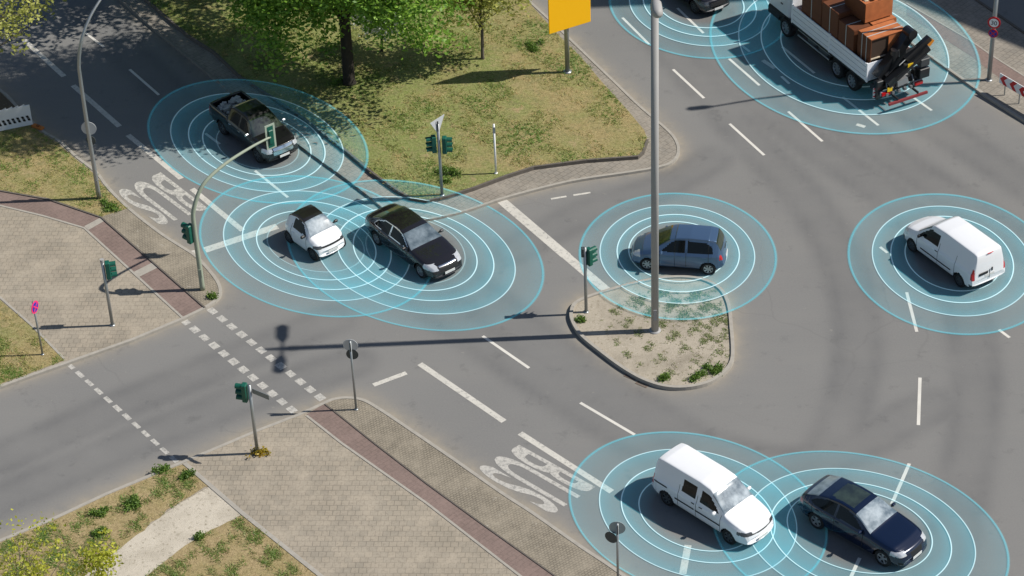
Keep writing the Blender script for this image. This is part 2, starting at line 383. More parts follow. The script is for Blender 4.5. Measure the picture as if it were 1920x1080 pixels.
strip('kerb', LU, .14, 0, ZP+.022, MAT['kerb']); strip('kerb', [(384, 576)]+LUb, .14, 0, ZP+.022, MAT['kerb'])
# lower pavement
slab('lower_pavement', LU2+LU2b+[(1100, 1400), (-400, 1400), (-400, 1170)], ZP, MAT['plaza'])
sheet('sett_strip', [(612, 757), (640, 780), (700, 828), (800, 905), (900, 978), (1060, 1092), (1180, 1175)]+[p for p in LU2b[::-1] if p[1] < 1172], ZP+.004, MAT['cobble'])
sheet('cycle_path', [(575, 777), (608, 757), (640, 780), (700, 828), (800, 905), (900, 978), (1060, 1092), (1180, 1175), (1120, 1195), (980, 1083), (800, 943), (640, 830)], ZP+.008, MAT['redpath'])
strip('path_edging', [(575, 779), (640, 830), (800, 943), (980, 1083), (1110, 1180)], .10, ZP, ZP+.02, MAT['kerb'])
strip('path_kerb', [(609, 757), (640, 781), (700, 829), (800, 906), (900, 979), (1060, 1093), (1180, 1176)], .06, ZP, ZP+.035, MAT['shadekerb'])
strip('path_edging', [(346, 868), (455, 962), (612, 1088), (700, 1160)], .17, ZP, ZP+.03, MAT['kerb'])
wob = lambda pts, a=5: [(x+random.uniform(-a, a), y+random.uniform(-a, a)) for x, y in sm(pts, 4)]
sheet('verge', [(-400, 1168), (0, 1017), (100, 976), (200, 929), (330, 875), (344, 871), (392, 913)]+wob([(386, 914), (330, 948), (270, 992), (210, 1040), (150, 1085)], 3)+[(-100, 1250), (-400, 1400)], ZP+.008, MAT['grass_soil'])
sheet('sand_path', [(392, 913), (455, 962), (440, 972), (380, 1002), (318, 1045), (262, 1090), (150, 1190), (-40, 1250), (70, 1140), (150, 1085), (210, 1040), (270, 992), (330, 948)], ZP+.006, MAT['sand'])
sheet('verge', wob([(455, 966), (440, 972), (380, 1002), (318, 1045), (262, 1090)], 2)+[(150, 1190), (-40, 1400), (900, 1400), (700, 1160), (612, 1092)], ZP+.0085, MAT['grass_soil'])
strip('kerb', LU2, .14, 0, ZP+.022, MAT['kerb']); strip('kerb', LU2b, .14, 0, ZP+.022, MAT['kerb'])
# the big green block between the two roads
slab('footway', L3a+L3b[1:]+[(900, -500), (-200, -500)], ZP, MAT['walk'])
ZG = .24
GR = [(150, -110), (270, -4), (352, 66), (400, 96), (450, 143), (560, 215), (640, 275), (700, 325), (745, 357), (772, 372), (800, 376), (838, 368), (888, 352), (950, 329), (1000, 313), (1060, 305), (1100, 300), (1196, 293), (1206, 284), (1214, 262), (1208, 244), (1178, 208), (1130, 155), (1090, 108), (1042, 60), (1000, 14), (940, -50)]
slab('green', GR+[(900, -480), (-100, -480)], ZG, MAT['grass_mid'], zb=.05)
mbk = MB(); strip_mb(mbk, pts3(GR[:20], ZG), .10, .06, ZG+.03); tag(mbk.build('retaining_kerb', MAT['shadekerb']), kind='structure')
strip('kerb', L3a, .10, 0, ZP+.04, MAT['kerb_grey']); strip('kerb', L3b, .13, 0, ZP+.022, MAT['kerb'])
# traffic island
slab('traffic_island', ISL[:-1], ZP, MAT['soil']); strip('kerb', ISL, .14, 0, ZP+.07, MAT['kerb'])
# right pavement
slab('right_pavement', RSk+[(2300, 330), (2400, -300), (1500, -400)], ZP, MAT['walk'])
strip('kerb', RSk, .15, 0, ZP+.025, MAT['kerb'])
sheet('cycle_path', [(1700, 8), (1820, 78), (1860, 106), (1920, 144), (2050, 225), (2050, 262), (1920, 178), (1870, 143), (1820, 105), (1700, 28)], ZP+.006, MAT['redpath'])
strip('path_edging', [(1700, 6), (1820, 76), (1860, 104), (1920, 142), (2050, 223)], .08, ZP, ZP+.015, MAT['kerb'])
sheet('parking_strip', [(1760, -60), (1833, 0), (1920, 60), (2050, 145), (2200, 100), (1900, -120)], ZP+.005, MAT['asphalt'])
strip('kerb', [(1760, -55), (1833, 0), (1920, 60), (2050, 148)], .12, ZP, ZP+.06, MAT['shadekerb'])

# ------------------------------------------------------------------ markings (parts of the road)
def dash(mb, a, b, wd, z=.005):
    A, B = at(*a, z), at(*b, z); d = (B-A)[:2]; d /= np.linalg.norm(d); q = np.array([-d[1], d[0]])*wd/2
    mb.add([(*(A[:2]+q), z), (*(B[:2]+q), z), (*(B[:2]-q), z), (*(A[:2]-q), z)], [(0, 3, 2, 1)])
mb = MB()
for a, b in [((1262, 130), (1320, 184)), ((1368, 232), (1433, 291)), ((1478, 209), (1542, 265)), ((1167, 33), (1217, 83)), ((1367, 110), (1424, 160)),
             ((1270, 15), (1319, 62)), ((1392, 86), (1406, 97)), ((1467, 88), (1527, 137)), ((1465, 143), (1480, 157)), ((1580, 182), (1647, 235)), ((1713, 183), (1747, 207)),
             ((1700, 548), (1719, 622)), ((1725, 708), (1722, 797)), ((1873, 618), (1893, 633)), ((1705, 869), (1672, 945)), ((1650, 463), (1664, 474)),
             ((905, 630), (992, 690)), ((1088, 755), (1190, 815)), ((158, 60), (195, 88)), ((243, 130), (298, 178)), ((385, 250), (412, 270)), ((478, 320), (540, 370)), ((1612, 1046), (1594, 1085))]:
    dash(mb, a, b, .13)
mb.build('lane_line', MAT['white_marking'], road)
mb = MB()
for a, b in [((787, 682), (945, 790)), ((975, 812), (1147, 922)), ((45, 75), (120, 143)), ((137, 160), (224, 237)), ((240, 253), (340, 335)), ((360, 354), (455, 432)), ((1290, 1022), (1280, 1076))]:
    dash(mb, a, b, .26)
dash(mb, (700, 722), (762, 699), .22)
mb.build('bus_lane_line', MAT['worn_marking'], road)
mb = MB()
for (ax, ay), (bx, by), n, wd, fr in [((347, 603), (547, 768), 12, .32, .62), ((398, 583), (600, 745), 12, .32, .62), ((132, 686), (326, 861), 12, .19, .66)]:
    dx, dy = (bx-ax)/(n-1), (by-ay)/(n-1)
    for i in range(n):
        cx, cy = ax+dx*i, ay+dy*i; dash(mb, (cx-dx*fr/2, cy-dy*fr/2), (cx+dx*fr/2, cy+dy*fr/2), wd*random.uniform(.9, 1.05))
mb.build('crossing_line', m_paint('crossing_paint', (.50, .48, .44), .52), road)
mb = MB(); dash(mb, (938, 374), (1062, 480), .46, .005); dash(mb, (1062, 480), (1136, 543), .42, .005); dash(mb, (384, 469), (520, 424), .42, .005); dash(mb, (346, 476), (370, 472), .3)
dash(mb, (1033, 373), (1062, 368), .12); dash(mb, (1075, 366), (1107, 361), .12)
dash(mb, (1430, 113), (1453, 128), .22); dash(mb, (1606, 233), (1622, 238), .2)
mb.build('stop_line', MAT['worn_marking'], road)
def lettering(txt, bA, bB, tA, tB, mat, name, parent):
    cu = bpy.data.curves.new('lettering', 'FONT'); cu.body = txt; cu.resolution_u = 5; cu.offset = .018
    to = bpy.data.objects.new('lettering_tmp', cu); COL.objects.link(to); bpy.context.view_layer.update()
    m0 = to.evaluated_get(bpy.context.evaluated_depsgraph_get()).to_mesh()
    V = np.array([v.co[:] for v in m0.vertices]); Fc = [tuple(p.vertices) for p in m0.polygons]
    bpy.data.objects.remove(to)
    mn, mx = V.min(0), V.max(0); u = (V[:, 0]-mn[0])/(mx[0]-mn[0]); vv = (V[:, 1]-mn[1])/(mx[1]-mn[1])
    A, B, C, D = [np.array(p) for p in (bA, bB, tA, tB)]
    P = (1-u)[:, None]*(1-vv)[:, None]*A+u[:, None]*(1-vv)[:, None]*B+(1-u)[:, None]*vv[:, None]*C+u[:, None]*vv[:, None]*D
    me = bpy.data.meshes.new(name); me.from_pydata(P.tolist(), [], Fc); return link(name, me, mat, parent)
lettering('BUS', at(972, 833, .006), at(890, 880, .006), at(1118, 914, .006), at(1034, 966, .006), m_paint('worn_letters', (.50, .48, .44), .53), 'bus_lettering', road)
lettering('BUS', at(300, 322, .006), at(215, 360, .006), at(392, 392, .006), at(300, 424, .006), m_paint('very_worn_letters', (.55, .53, .48), .50), 'bus_lettering', road)
for (x, y), lb in (((1186, 703), 'rusty square drain cover by the island kerb, left one of the pair'), ((1208, 717), 'rusty square drain cover by the island kerb, right one of the pair')):
    A = at(x, y); e = empty('drain_cover', (A[0], A[1], 0.002), R_(-38)); tag(e, lb, 'drain cover', 'drain covers by the traffic island')
    m_ = MB(); 
    for s_ in (-1, 1): m_.box((s_*.24, 0, .006), (.04, .52, .012)); m_.box((0, s_*.24, .006), (.44, .04, .012))
    m_.build('frame', pmat('rusty_iron_frame', (.16, .12, .095), .9), e)
    m_ = MB(); [m_.box((k*.055-.193, 0, .004), (.03, .436, .008)) for k in range(8)]; m_.build('grate', pmat('rusty_iron_grate', (.11, .085, .07), .9, var=.3), e)

#@@CARS
# ------------------------------------------------------------------ vehicles
def inpoly(P, poly):
    x, y = P[:, 0], P[:, 1]; r = np.zeros(len(P), bool); n = len(poly)
    for i in range(n):
        (x1, y1), (x2, y2) = poly[i], poly[(i+1) % n]
        c = ((y1 > y) != (y2 > y)) & (x < (x2-x1)*(y-y1)/((y2-y1) if y2 != y1 else 1e-9)+x1); r ^= c
    return r
def grow(poly, d):
    c = np.mean(poly, 0); return [tuple(np.array(p)+(np.array(p)-c)/np.linalg.norm(np.array(p)-c)*d) for p in poly]
def lathe(mb, prof, c, n=20):   # profile (r, y) spun about the y axis
    v = []; f = []
    for r, y in prof:
        for k in range(n): t = 2*math.pi*k/n; v.append((c[0]+r*math.cos(t), c[1]+y, c[2]+r*math.sin(t)))
    for i in range(len(prof)-1):
        for k in range(n): f.append((i*n+k, i*n+(k+1) % n, (i+1)*n+(k+1) % n, (i+1)*n+k))
    return mb.add(v, f)
def wheel(root, x, y, side, r, wdt, rim, spokes=5, truck=False):
    """side=+1 outer face towards +y"""
    w2 = wdt/2; s = side
    m_ = MB(); lathe(m_, [(.0, s*-.02), (r*.62, s*-.02), (r*.66, s*.02), (r*.66, -s*w2*.8)], (x, y, r)); hub = m_.build('wheel', MAT['black'], root, True)
    m_ = MB(); lathe(m_, [(r*.64, -w2), (r*.94, -w2), (r, -w2*.7), (r, w2*.7), (r*.94, w2), (r*.64, w2), (r*.64, -w2)], (x, y, r), 28); m_.build('tyre', MAT['tyre'], hub, True)
    m_ = MB(); lathe(m_, [(r*.66, s*w2*.98), (r*.60, s*w2*.98), (r*.57, s*w2*.55), (r*.66, s*w2*.4)], (x, y, r), 28)
    for k in range(spokes):
        t = 2*math.pi*k/spokes+.3; c, q = math.cos(t), math.sin(t); hw = r*.10 if spokes > 6 else r*.13
        a = np.array([c, 0, q]); b_ = np.array([-q, 0, c]); C = np.array([x, y+s*w2*.7, r]); v = []
        for rr, ww in ((r*.08, hw*.8), (r*.6, hw)):
            for sg in (-1, 1):
                for dy in (-.012, .012): v.append(C+a*rr+b_*ww*sg+np.array([0, dy, 0]))
        m_.add(v, [(0, 1, 3, 2), (4, 6, 7, 5), (0, 4, 5, 1), (2, 3, 7, 6), (0, 2, 6, 4), (1, 5, 7, 3)])
    lathe(m_, [(0, s*w2*.82), (r*.15, s*w2*.82), (r*.17, s*w2*.5)], (x, y, r), 12)
    m_.build('rim', rim, hub)
    return hub
def make_car(name, S, Fw, Rw, near, label, cat, group='cars crossing the junction'):
    """Fw,Rw pixel centres of the front and rear wheel on the camera side; near=+1 when the left side faces the camera"""
    r, L, W, fo = S['r'], S['L'], S['W'], S['fo']
    A, B = at(*Fw, r), at(*Rw, r); d = (A-B)[:2]; wb = np.linalg.norm(d); d /= wb; n = np.array([-d[1], d[0]])
    if n[1] < 0: n = -n
    if 'wb' in S: sc_wb = S['wb']; A = B+np.array([*d*sc_wb, 0]); wb = sc_wb
    C = (A+B)[:2]/2+n*(W/2-.03)
    root = empty(name, (C[0], C[1], 0.0), math.atan2(d[1], d[0])); tag(root, label, cat, group)
    X = lambda s: wb/2+fo-s
    N = S.get('N', 200)
    t = np.linspace(0, 1, N); ss = np.unique(np.concatenate([L*t, L*.12*t[::3]**2, L-L*.12*t[::3]**2, [p[0] for p in S['top'] if 0 <= p[0] <= L]]))
    def prof(pts, s, smooth=S.get('smooth', .05)):
        xs, zs = zip(*pts); o = np.zeros_like(s)
        ks = np.linspace(-1.5, 1.5, 7); wt = np.exp(-ks**2)
        for k, q in zip(ks, wt): o += q*np.interp(s+k*smooth, xs, zs)
        return o/wt.sum()
    zt = prof(S['top'], ss); zb = prof(S['belt'], ss); zl = prof(S['low'], ss, .02)
    hw = W/2*np.interp(ss, [p[0] for p in S['plan']], [p[1] for p in S['plan']])
    k_ = np.ones(9)/9.
    hw = np.convolve(np.pad(hw, 4, 'edge'), k_, 'valid') if S.get('planround', True) else hw
    tum = S.get('tum', .36)
    seg = [2, 2, 4, 6, 4, 3, 10, 4, 5, 6]
    ringsY, ringsZ, segid = [], [], None
    V = []; sid = []
    for i, s in enumerate(ss):
        h, b_, T, l = hw[i], zb[i], zt[i], zl[i]; l = min(l, b_-.03); gh = T-b_
        if gh > -.05:
            g_ = max(gh, 0.005); rh = .93*h-.05-tum*g_
            q = min(1, g_/.35)
            up = [(rh+(1-q)*.03, b_+g_*(.55+.27*q)), (rh*.93-(.06*(1-q)), b_+g_*(.86+.09*q)), (rh*.5, b_+g_*(.97+.02*q)), (0, T)]
        else: up = [(.87*h, b_-.01), (.85*h, T), (.5*h, T), (0, T)]
        hb = b_-l
        P = [(0, l), (.8*h, l), (.95*h, l+.04), (h*.995, l+.25*hb), (h, l+.6*hb), (.985*h, l+.88*hb), (.93*h, b_)]+up
        ring = []
        for j, c in enumerate(seg):
            p0, p1, p2, p3 = P[max(j-1, 0)], P[j], P[j+1], P[min(j+2, len(P)-1)]
            for k in range(c):
                u = k/c
                lin = [(1-u)*p1[a]+u*p2[a] for a in (0, 1)]
                cr = [.5*((2*p1[a])+(p2[a]-p0[a])*u+(2*p0[a]-5*p1[a]+4*p2[a]-p3[a])*u*u+(p3[a]-p0[a]-3*p2[a]+3*p1[a])*u**3) for a in (0, 1)]
                w_ = .6 if gh > -.05 or j < 5 else 0
                ring.append(((1-w_)*lin[0]+w_*cr[0], (1-w_)*lin[1]+w_*cr[1]))
        ring.append(P[-1]); V.append(ring)
    V = np.array(V); ns, nr, _ = V.shape; sid = np.repeat(np.arange(len(seg)), seg)
    # full ring both sides
    full = np.concatenate([V*np.array([1, 1]), V[:, -2:0:-1]*np.array([-1, 1])], 1); nf = full.shape[1]
    sidf = np.concatenate([sid, sid[::-1]])
    vx = np.repeat(X(ss)[:, None], nf, 1); Vt = np.stack([vx, full[:, :, 0], full[:, :, 1]], 2).reshape(-1, 3)
    # rounder nose and tail in plan view
    sv = np.repeat(ss[:, None], nf, 1).ravel()
    yy = Vt[:, 1]/(W/2); bowF = S.get('bow', .16); bowR = S.get('bowr', .08)
    Vt[:, 0] -= bowF*yy**2*np.clip(1-sv/(fo*1.3), 0, 1)
    Vt[:, 0] += bowR*yy**2*np.clip(1-(L-sv)/.8, 0, 1)
    F_, meta = [], []
    for i in range(ns-1):
        for j in range(nf):
            j2 = (j+1) % nf; F_.append((i*nf+j, i*nf+j2, (i+1)*nf+j2, (i+1)*nf+j)); meta.append(sidf[j])
    F_ = np.array(F_); meta = np.array(meta)
    cen = Vt[F_].mean(1); scn = sv[F_].mean(1); y = cen[:, 1]; z = cen[:, 2]; ay = np.abs(y)
    cls = np.full(len(F_), 'body', dtype=object); P2 = np.c_[scn, z]
    side = ay > .5*W*.6
    if 'lowtrim' in S: cls[(z < S['lowtrim'])] = 'lower_trim'
    for k, pol in enumerate(S['windows']):
        if S.get('trim'):
            m2 = inpoly(P2, grow(pol, .055)) & side & (meta >= 4) & (meta <= 7); cls[m2] = 'window_trim'
    for k, pol in enumerate(S['windows']):
        mk = inpoly(P2, pol) & side & (meta >= 4) & (meta <= 7)
        cls[mk & (y > 0)] = f'W{k}L'; cls[mk & (y < 0)] = f'W{k}R'
    a, b_ = S['ws']; mk = (scn > a) & (scn < b_) & (meta >= 7); cls[mk] = 'windscreen'
    if 'rw' in S: a, b_ = S['rw']; zr = S.get('rwz', (0, 9)); mk = (scn > a) & (scn < b_) & (meta >= 7) & (ay < W/2*.72) & (z > zr[0]) & (z < zr[1]); cls[mk] = 'rear_window'
    if 'roofcol' in S: a, b_ = S['roofcol']; cls[(scn > a) & (scn < b_) & (meta >= 7) & (cls == 'body')] = 'roof'
    for nm, (s0, s1, z0, z1, y0, y1) in S['zones']:
        mk = (scn >= s0) & (scn <= s1) & (z >= z0) & (z <= z1) & (ay >= y0) & (ay <= y1)
        if nm in ('headlight', 'taillight'): cls[mk & (y > 0)] = nm+'L'; cls[mk & (y < 0)] = nm+'R'
        else: cls[mk] = nm
    cls[(ay > .55*W/2) & ((np.hypot(scn-fo, z-r) < r+.055) | (np.hypot(scn-fo-wb, z-r) < r+.055))] = 'gone'
    def part(mask, nm, mat, par=root, smooth=True):
        if not mask.any(): return None
        fs = F_[mask]; u, inv = np.unique(fs, return_inverse=True); inv = inv.reshape(fs.shape)
        me = bpy.data.meshes.new(nm); me.from_pydata(Vt[u].tolist(), [], inv.tolist()); me.update()
        return link(nm, me, mat, par, smooth)
    pm = S['paint']; body = part(cls == 'body', 'body', pm)
    capm = MB(); 
    for base, nm in ((0, 'nose_panel'), ((ns-1)*nf, 'tail_panel')): MB().add(Vt[base:base+nf], [tuple(range(nf))]).build(nm, S.get('capmat', S['paint']), root)
    for k in range(len(S['windows'])):
        for sd in 'LR': part(cls == f'W{k}{sd}', 'side_window', MAT['glass'])
    part(cls == 'windscreen', 'windscreen', S.get('windmat', MAT['wind'])); part(cls == 'rear_window', 'rear_window', S.get('rearmat', MAT['glass']))
    part(cls == 'roof', 'roof', S.get('roofmat', MAT['black'])); part(cls == 'window_trim', 'window_trim', S.get('trimmat', MAT['chrome'])); part(cls == 'lower_trim', 'lower_trim', MAT['black'])
    for sd in 'LR': part(cls == 'headlight'+sd, 'headlight', S.get('headmat', MAT['lens'])); part(cls == 'taillight'+sd, 'taillight', MAT['tail'])
    for nm, mt in (('grille', MAT['black']), ('grille_bar', MAT['chrome']), ('bumper', MAT['black']), ('air_intake', MAT['black']), ('sunroof', MAT['wind_dark']), ('bed_floor', MAT['load'] if 'load' in MAT else MAT['black']), ('seam', MAT['black'])):
        part(cls == nm, {'seam': 'panel_gap'}.get(nm, nm), mt)
    m_ = MB(); m_.box((X(L/2), 0, .45), (L-.7, W-.62, .40)); m_.box((X(L/2), 0, .28), (L-.6, W*.8, .12)); m_.build('underbody', MAT['black'], root)
    wy = W/2-.03-S.get('tw', .2)/2
    for s_, cw in ((fo, 1), (fo+wb, 1)):
        for sg in (-1, 1): wheel(root, X(s_), sg*wy, sg, r, S.get('tw', .2), S.get('rim', MAT['rim']), S.get('spokes', 5))
    ms, mz = S['mirror']
    def sy(s, zq):   # body half width
        i = int(np.argmin(abs(ss-s))); j = int(np.argmin(np.abs(V[i, 8:24, 1]-zq)))+8; return V[i, j, 0]
    for sg in (-1, 1):
        m_ = MB(); m_.box((X(ms), sg*(sy(ms, mz-.1)+.12), mz), (.12, .2, .14), bev=.04); m_.box((X(ms)-.01, sg*(sy(ms, mz-.1)+.01), mz-.03), (.06, .14, .04))
        m_.build('mirror', S.get('mirmat', pm), root)
    for hs, hz in S.get('handles', []):
        for sg in (-1, 1): MB().box((X(hs), sg*(sy(hs, hz)+.012), hz), (.16, .03, .035), bev=.01).build('door_handle', S.get('hmat', pm), root)
    for s0, s1, zs in S.get('strips', []):
        for sg in (-1, 1):
            m_ = MB(); q = np.linspace(s0, s1, 14); v = []; f = []
            for i, s in enumerate(q):
                yy_ = sg*(sy(s, zs)+.012)
                v += [(X(s), yy_, zs-.03), (X(s), yy_, zs+.03)]
            f = [(2*i, 2*i+1, 2*i+3, 2*i+2) for i in range(13)]; m_.add(v, f); m_.build('rub_strip', MAT['black'], root)
    for s_ in S.get('gaps', []):   # door seams
        for sg in (-1, 1):
            i = int(np.argmin(abs(ss-s_))); pr = V[i, 6:26]; m_ = MB(); v = []; f = []
            for (yq, zq) in pr: v += [(X(s_)-.009, sg*(yq+.004), zq), (X(s_)+.009, sg*(yq+.004), zq)]
            f = [(2*k, 2*k+1, 2*k+3, 2*k+2) for k in range(len(pr)-1)]; m_.add(v, f); m_.build('panel_gap', MAT['black'], root)
    pz = S.get('platez', .42)
    MB().box((X(-.005)+S.get('pf', 0), 0, pz), (.02, .5, .11)).build('number_plate', MAT['plate'], root)
    MB().box((X(L+.005)+S.get('pr', 0), 0, S.get('platezr', pz+.2)), (.02, .5, .11)).build('number_plate', MAT['plate'], root)
    for nm, s_, yq, zq, dm, mt in S.get('extras', []): MB().box((X(s_), yq, zq), dm, bev=.01).build(nm, MAT[mt], root)
    return root, X, sy, ss, V

P_white = paint('white_car_paint', (.79, .80, .82)); P_black = paint('black_car_paint', (.010, .010, .013), .2, .25)
P_brownblack = paint('black_brown_car_paint', (.016, .014, .016), .3, .22); P_blue = paint('dark_blue_car_paint', (.001, .007, .03), .2, .2)
P_slate = paint('blue_grey_car_paint', (.068, .125, .225), .45, .35); P_dk = paint('black_truck_paint', (.009, .009, .010), .1, .3)
MAT['load'] = pmat('grey_rubble_sheet', (.33, .33, .32), .9, var=.5, vs=4)
low = lambda L, a=.24: [(0, a+.04), (.1, a+.0), (.3, a), (L-.3, a+.02), (L-.08, a+.1), (L, a+.2)]
SEDAN = dict(L=5.08, W=1.87, fo=.88, r=.34, tw=.23, paint=P_brownblack, spokes=7, rim=MAT['rim'],
    top=[(0, .42), (.03, .6), (.12, .72), (.55, .85), (1.35, .97), (1.52, 1.0), (2.2, 1.34), (2.55, 1.43), (3.0, 1.47), (3.5, 1.45), (4.0, 1.33), (4.5, 1.1), (4.8, 1.05), (5.0, .97), (5.05, .8), (5.08, .5)],
    belt=[(0, .4), (.03, .56), (.12, .66), (.55, .78), (1.4, .91), (2.5, .95), (4.2, .99), (4.8, .97), (5.0, .9), (5.05, .7), (5.08, .45)], low=low(5.08, .22),
    plan=[(0, .74), (.1, .82), (.35, .91), (.8, .98), (1.4, 1), (3.8, 1), (4.5, .95), (4.9, .87), (5.08, .78)],
    windows=[[(1.78, .97), (2.3, 1.27), (2.62, 1.36), (3.02, 1.39), (3.02, .98)], [(3.1, .98), (3.1, 1.39), (3.55, 1.35), (4.0, 1.2), (4.15, 1.04), (4.0, 1.0)]], trim=True,
    ws=(1.55, 2.32), rw=(3.8, 4.45), windmat=MAT['wind'], rearmat=MAT['wind_dark'],
    zones=[('headlight', (0, .62, .60, .80, .50, .95)), ('taillight', (4.8, 5.1, .72, .95, .5, .95)), ('grille', (0, .16, .46, .70, 0, .42)), ('grille_bar', (.06, .2, .70, .76, 0, .44)), ('air_intake', (0, .2, .30, .40, 0, .75))],
    mirror=(1.85, 1.02), handles=[(2.95, .83), (3.85, .86)], hmat=MAT['chrome'], gaps=[1.75, 3.05, 4.1], mirmat=P_brownblack)
SMART = dict(L=2.56, W=1.62, fo=.44, r=.30, tw=.2, paint=P_white, spokes=8, rim=MAT['rim_dark'], roofcol=(.9, 2.3), roofmat=paint('black_roof_paint', (.014, .012, .012), .1, .3),
    top=[(0, .45), (.03, .62), (.1, .78), (.35, .92), (.62, 1.0), (1.15, 1.42), (1.4, 1.5), (1.8, 1.52), (2.15, 1.45), (2.35, 1.3), (2.45, 1.05), (2.52, .8), (2.56, .5)],
    belt=[(0, .42), (.03, .58), (.1, .70), (.35, .82), (.7, .90), (1.8, .97), (2.35, 1.0), (2.45, .9), (2.52, .7), (2.56, .45)], low=low(2.56, .22),
    plan=[(0, .82), (.1, .88), (.3, .95), (.6, 1), (2.1, 1), (2.4, .93), (2.56, .82)],
    windows=[[(.88, .98), (1.22, 1.32), (1.45, 1.40), (1.82, 1.38), (1.80, .99)]], ws=(.66, 1.24), rw=(2.22, 2.42), windmat=MAT['wind_bright'],
    zones=[('headlight', (0, .34, .62, .76, .5, .8)), ('grille', (0, .2, .64, .72, 0, .5)), ('air_intake', (0, .16, .30, .37, 0, .5)), ('taillight', (2.4, 2.6, .7, .95, .5, .9))],
    headmat=MAT['lens_dark'], mirror=(.92, 1.0), mirmat=MAT['black'], handles=[(1.7, .82)], gaps=[.82, 1.88])
MERIVA = dict(L=3.98, W=1.69, fo=.75, r=.31, tw=.2, paint=P_slate, spokes=7, tum=.30,
    top=[(0, .45), (.03, .62), (.12, .75), (.5, .93), (.9, 1.05), (1.0, 1.09), (1.65, 1.50), (1.9, 1.58), (2.5, 1.62), (3.3, 1.60), (3.62, 1.54), (3.82, 1.2), (3.93, .95), (3.98, .55)],
    belt=[(0, .42), (.03, .58), (.12, .68), (.5, .82), (.95, .93), (2.5, .97), (3.5, 1.0), (3.8, .98), (3.92, .85), (3.98, .5)], low=low(3.98, .24),
    plan=[(0, .76), (.1, .83), (.35, .92), (.75, .99), (1.2, 1), (3.3, 1), (3.75, .93), (3.98, .82)],
    windows=[[(1.3, 1.0), (1.72, 1.36), (1.9, 1.46), (2.32, 1.48), (2.32, 1.0)], [(2.42, 1.0), (2.42, 1.48), (3.15, 1.47), (3.45, 1.3), (3.52, 1.02)]],
    ws=(1.06, 1.68), rw=(3.6, 3.83), rearmat=MAT['wind_dark'], windmat=MAT['wind_dark'],
    zones=[('headlight', (0, .38, .64, .86, .52, .84)), ('grille', (0, .12, .5, .62, 0, .4)), ('air_intake', (0, .15, .32, .42, 0, .55)), ('taillight', (3.80, 4.0, .76, .98, .66, .85))],
    extras=[('wiper', 3.93, .1, 1.12, (.03, .5, .03), 'black')],
    mirror=(1.35, 1.03), handles=[(2.25, .86), (3.1, .88)], gaps=[1.28, 2.37, 3.3])
VANW = dict(W=1.82, r=.32, tw=.2, paint=P_white, tum=.17, bowr=.04, smooth=.04)
DOBLO = dict(VANW, L=4.7, fo=.86, spokes=9, rim=MAT['rim_dark'],
    top=[(0, .5), (.03, .7), (.15, .88), (.5, 1.02), (1.0, 1.14), (1.1, 1.18), (1.75, 1.75), (1.95, 1.86), (2.6, 1.90), (4.4, 1.88), (4.58, 1.84), (4.64, 1.5), (4.68, 1.0), (4.7, .5)],
    belt=[(0, .46), (.03, .62), (.15, .78), (.5, .92), (1.05, 1.02), (1.8, 1.06), (4.55, 1.08), (4.64, 1.05), (4.68, .8), (4.7, .45)], low=low(4.7, .26),
    plan=[(0, .78), (.1, .85), (.35, .93), (.75, .99), (1.2, 1), (4.5, 1), (4.7, .96)], planround=True,
    windows=[[(1.25, 1.1), (1.42, 1.28), (1.82, 1.62), (2.42, 1.64), (2.42, 1.1)]], ws=(1.14, 1.8), windmat=MAT['wind'],
    zones=[('headlight', (0, .45, .68, .92, .52, .95)), ('taillight', (4.56, 4.72, .72, 1.22, .76, .95)), ('bumper', (4.5, 4.75, .2, .50, 0, 1)), ('air_intake', (0, .2, .3, .5, 0, .8)), ('seam', (4.6, 4.72, .5, 1.9, 0, .012))],
    extras=[('door_seam', 4.695, 0, .82, (.03, .02, .45), 'black'), ('plate_recess', 4.69, .32, .93, (.03, .46, .13), 'black'), ('door_handle', 4.69, -.12, 1.0, (.04, .06, .16), 'black'), ('brake_light', 4.62, 0, 1.80, (.04, .3, .03), 'tail')],
    mirror=(1.4, 1.15), mirmat=MAT['black'], handles=[(2.4, .95)], hmat=MAT['black'], strips=[(1.45, 3.35, .56)], gaps=[1.2, 2.5, 3.55], platezr=.78, pr=.015, bow=.2)
CADDY = dict(VANW, L=4.78, fo=.90, spokes=6, rim=MAT['rim_dark'], W=1.80,
    top=[(0, .5), (.03, .68), (.12, .84), (.45, .96), (1.05, 1.10), (1.15, 1.14), (1.75, 1.65), (1.98, 1.80), (2.5, 1.86), (4.3, 1.84), (4.6, 1.78), (4.7, 1.4), (4.75, .9), (4.78, .5)],
    belt=[(0, .46), (.03, .6), (.12, .75), (.45, .88), (1.1, .99), (1.8, 1.03), (4.55, 1.06), (4.7, 1.0), (4.75, .75), (4.78, .45)], low=low(4.78, .26),
    plan=[(0, .80), (.1, .86), (.35, .94), (.75, .99), (1.2, 1), (4.4, 1), (4.65, .96), (4.78, .9)],
    windows=[[(1.42, 1.08), (1.62, 1.28), (1.95, 1.55), (2.32, 1.6), (2.36, 1.08)], [(2.56, 1.1), (2.56, 1.6), (3.22, 1.6), (3.24, 1.1)]], ws=(1.2, 1.86), windmat=MAT['wind_bright'],
    zones=[('headlight', (0, .42, .66, .80, .48, .92)), ('grille', (0, .1, .66, .71, 0, .48)), ('air_intake', (0, .14, .34, .46, 0, .62)), ('taillight', (4.62, 4.8, .7, 1.1, .72, .95))],
    headmat=MAT['lens_dark'], mirror=(1.55, 1.12), handles=[(2.25, .92), (2.62, .92)], hmat=MAT['black'], strips=[(1.3, 2.5, .66), (2.56, 3.5, .66), (3.9, 4.55, .9)], gaps=[1.3, 2.48, 3.36], bow=.2)
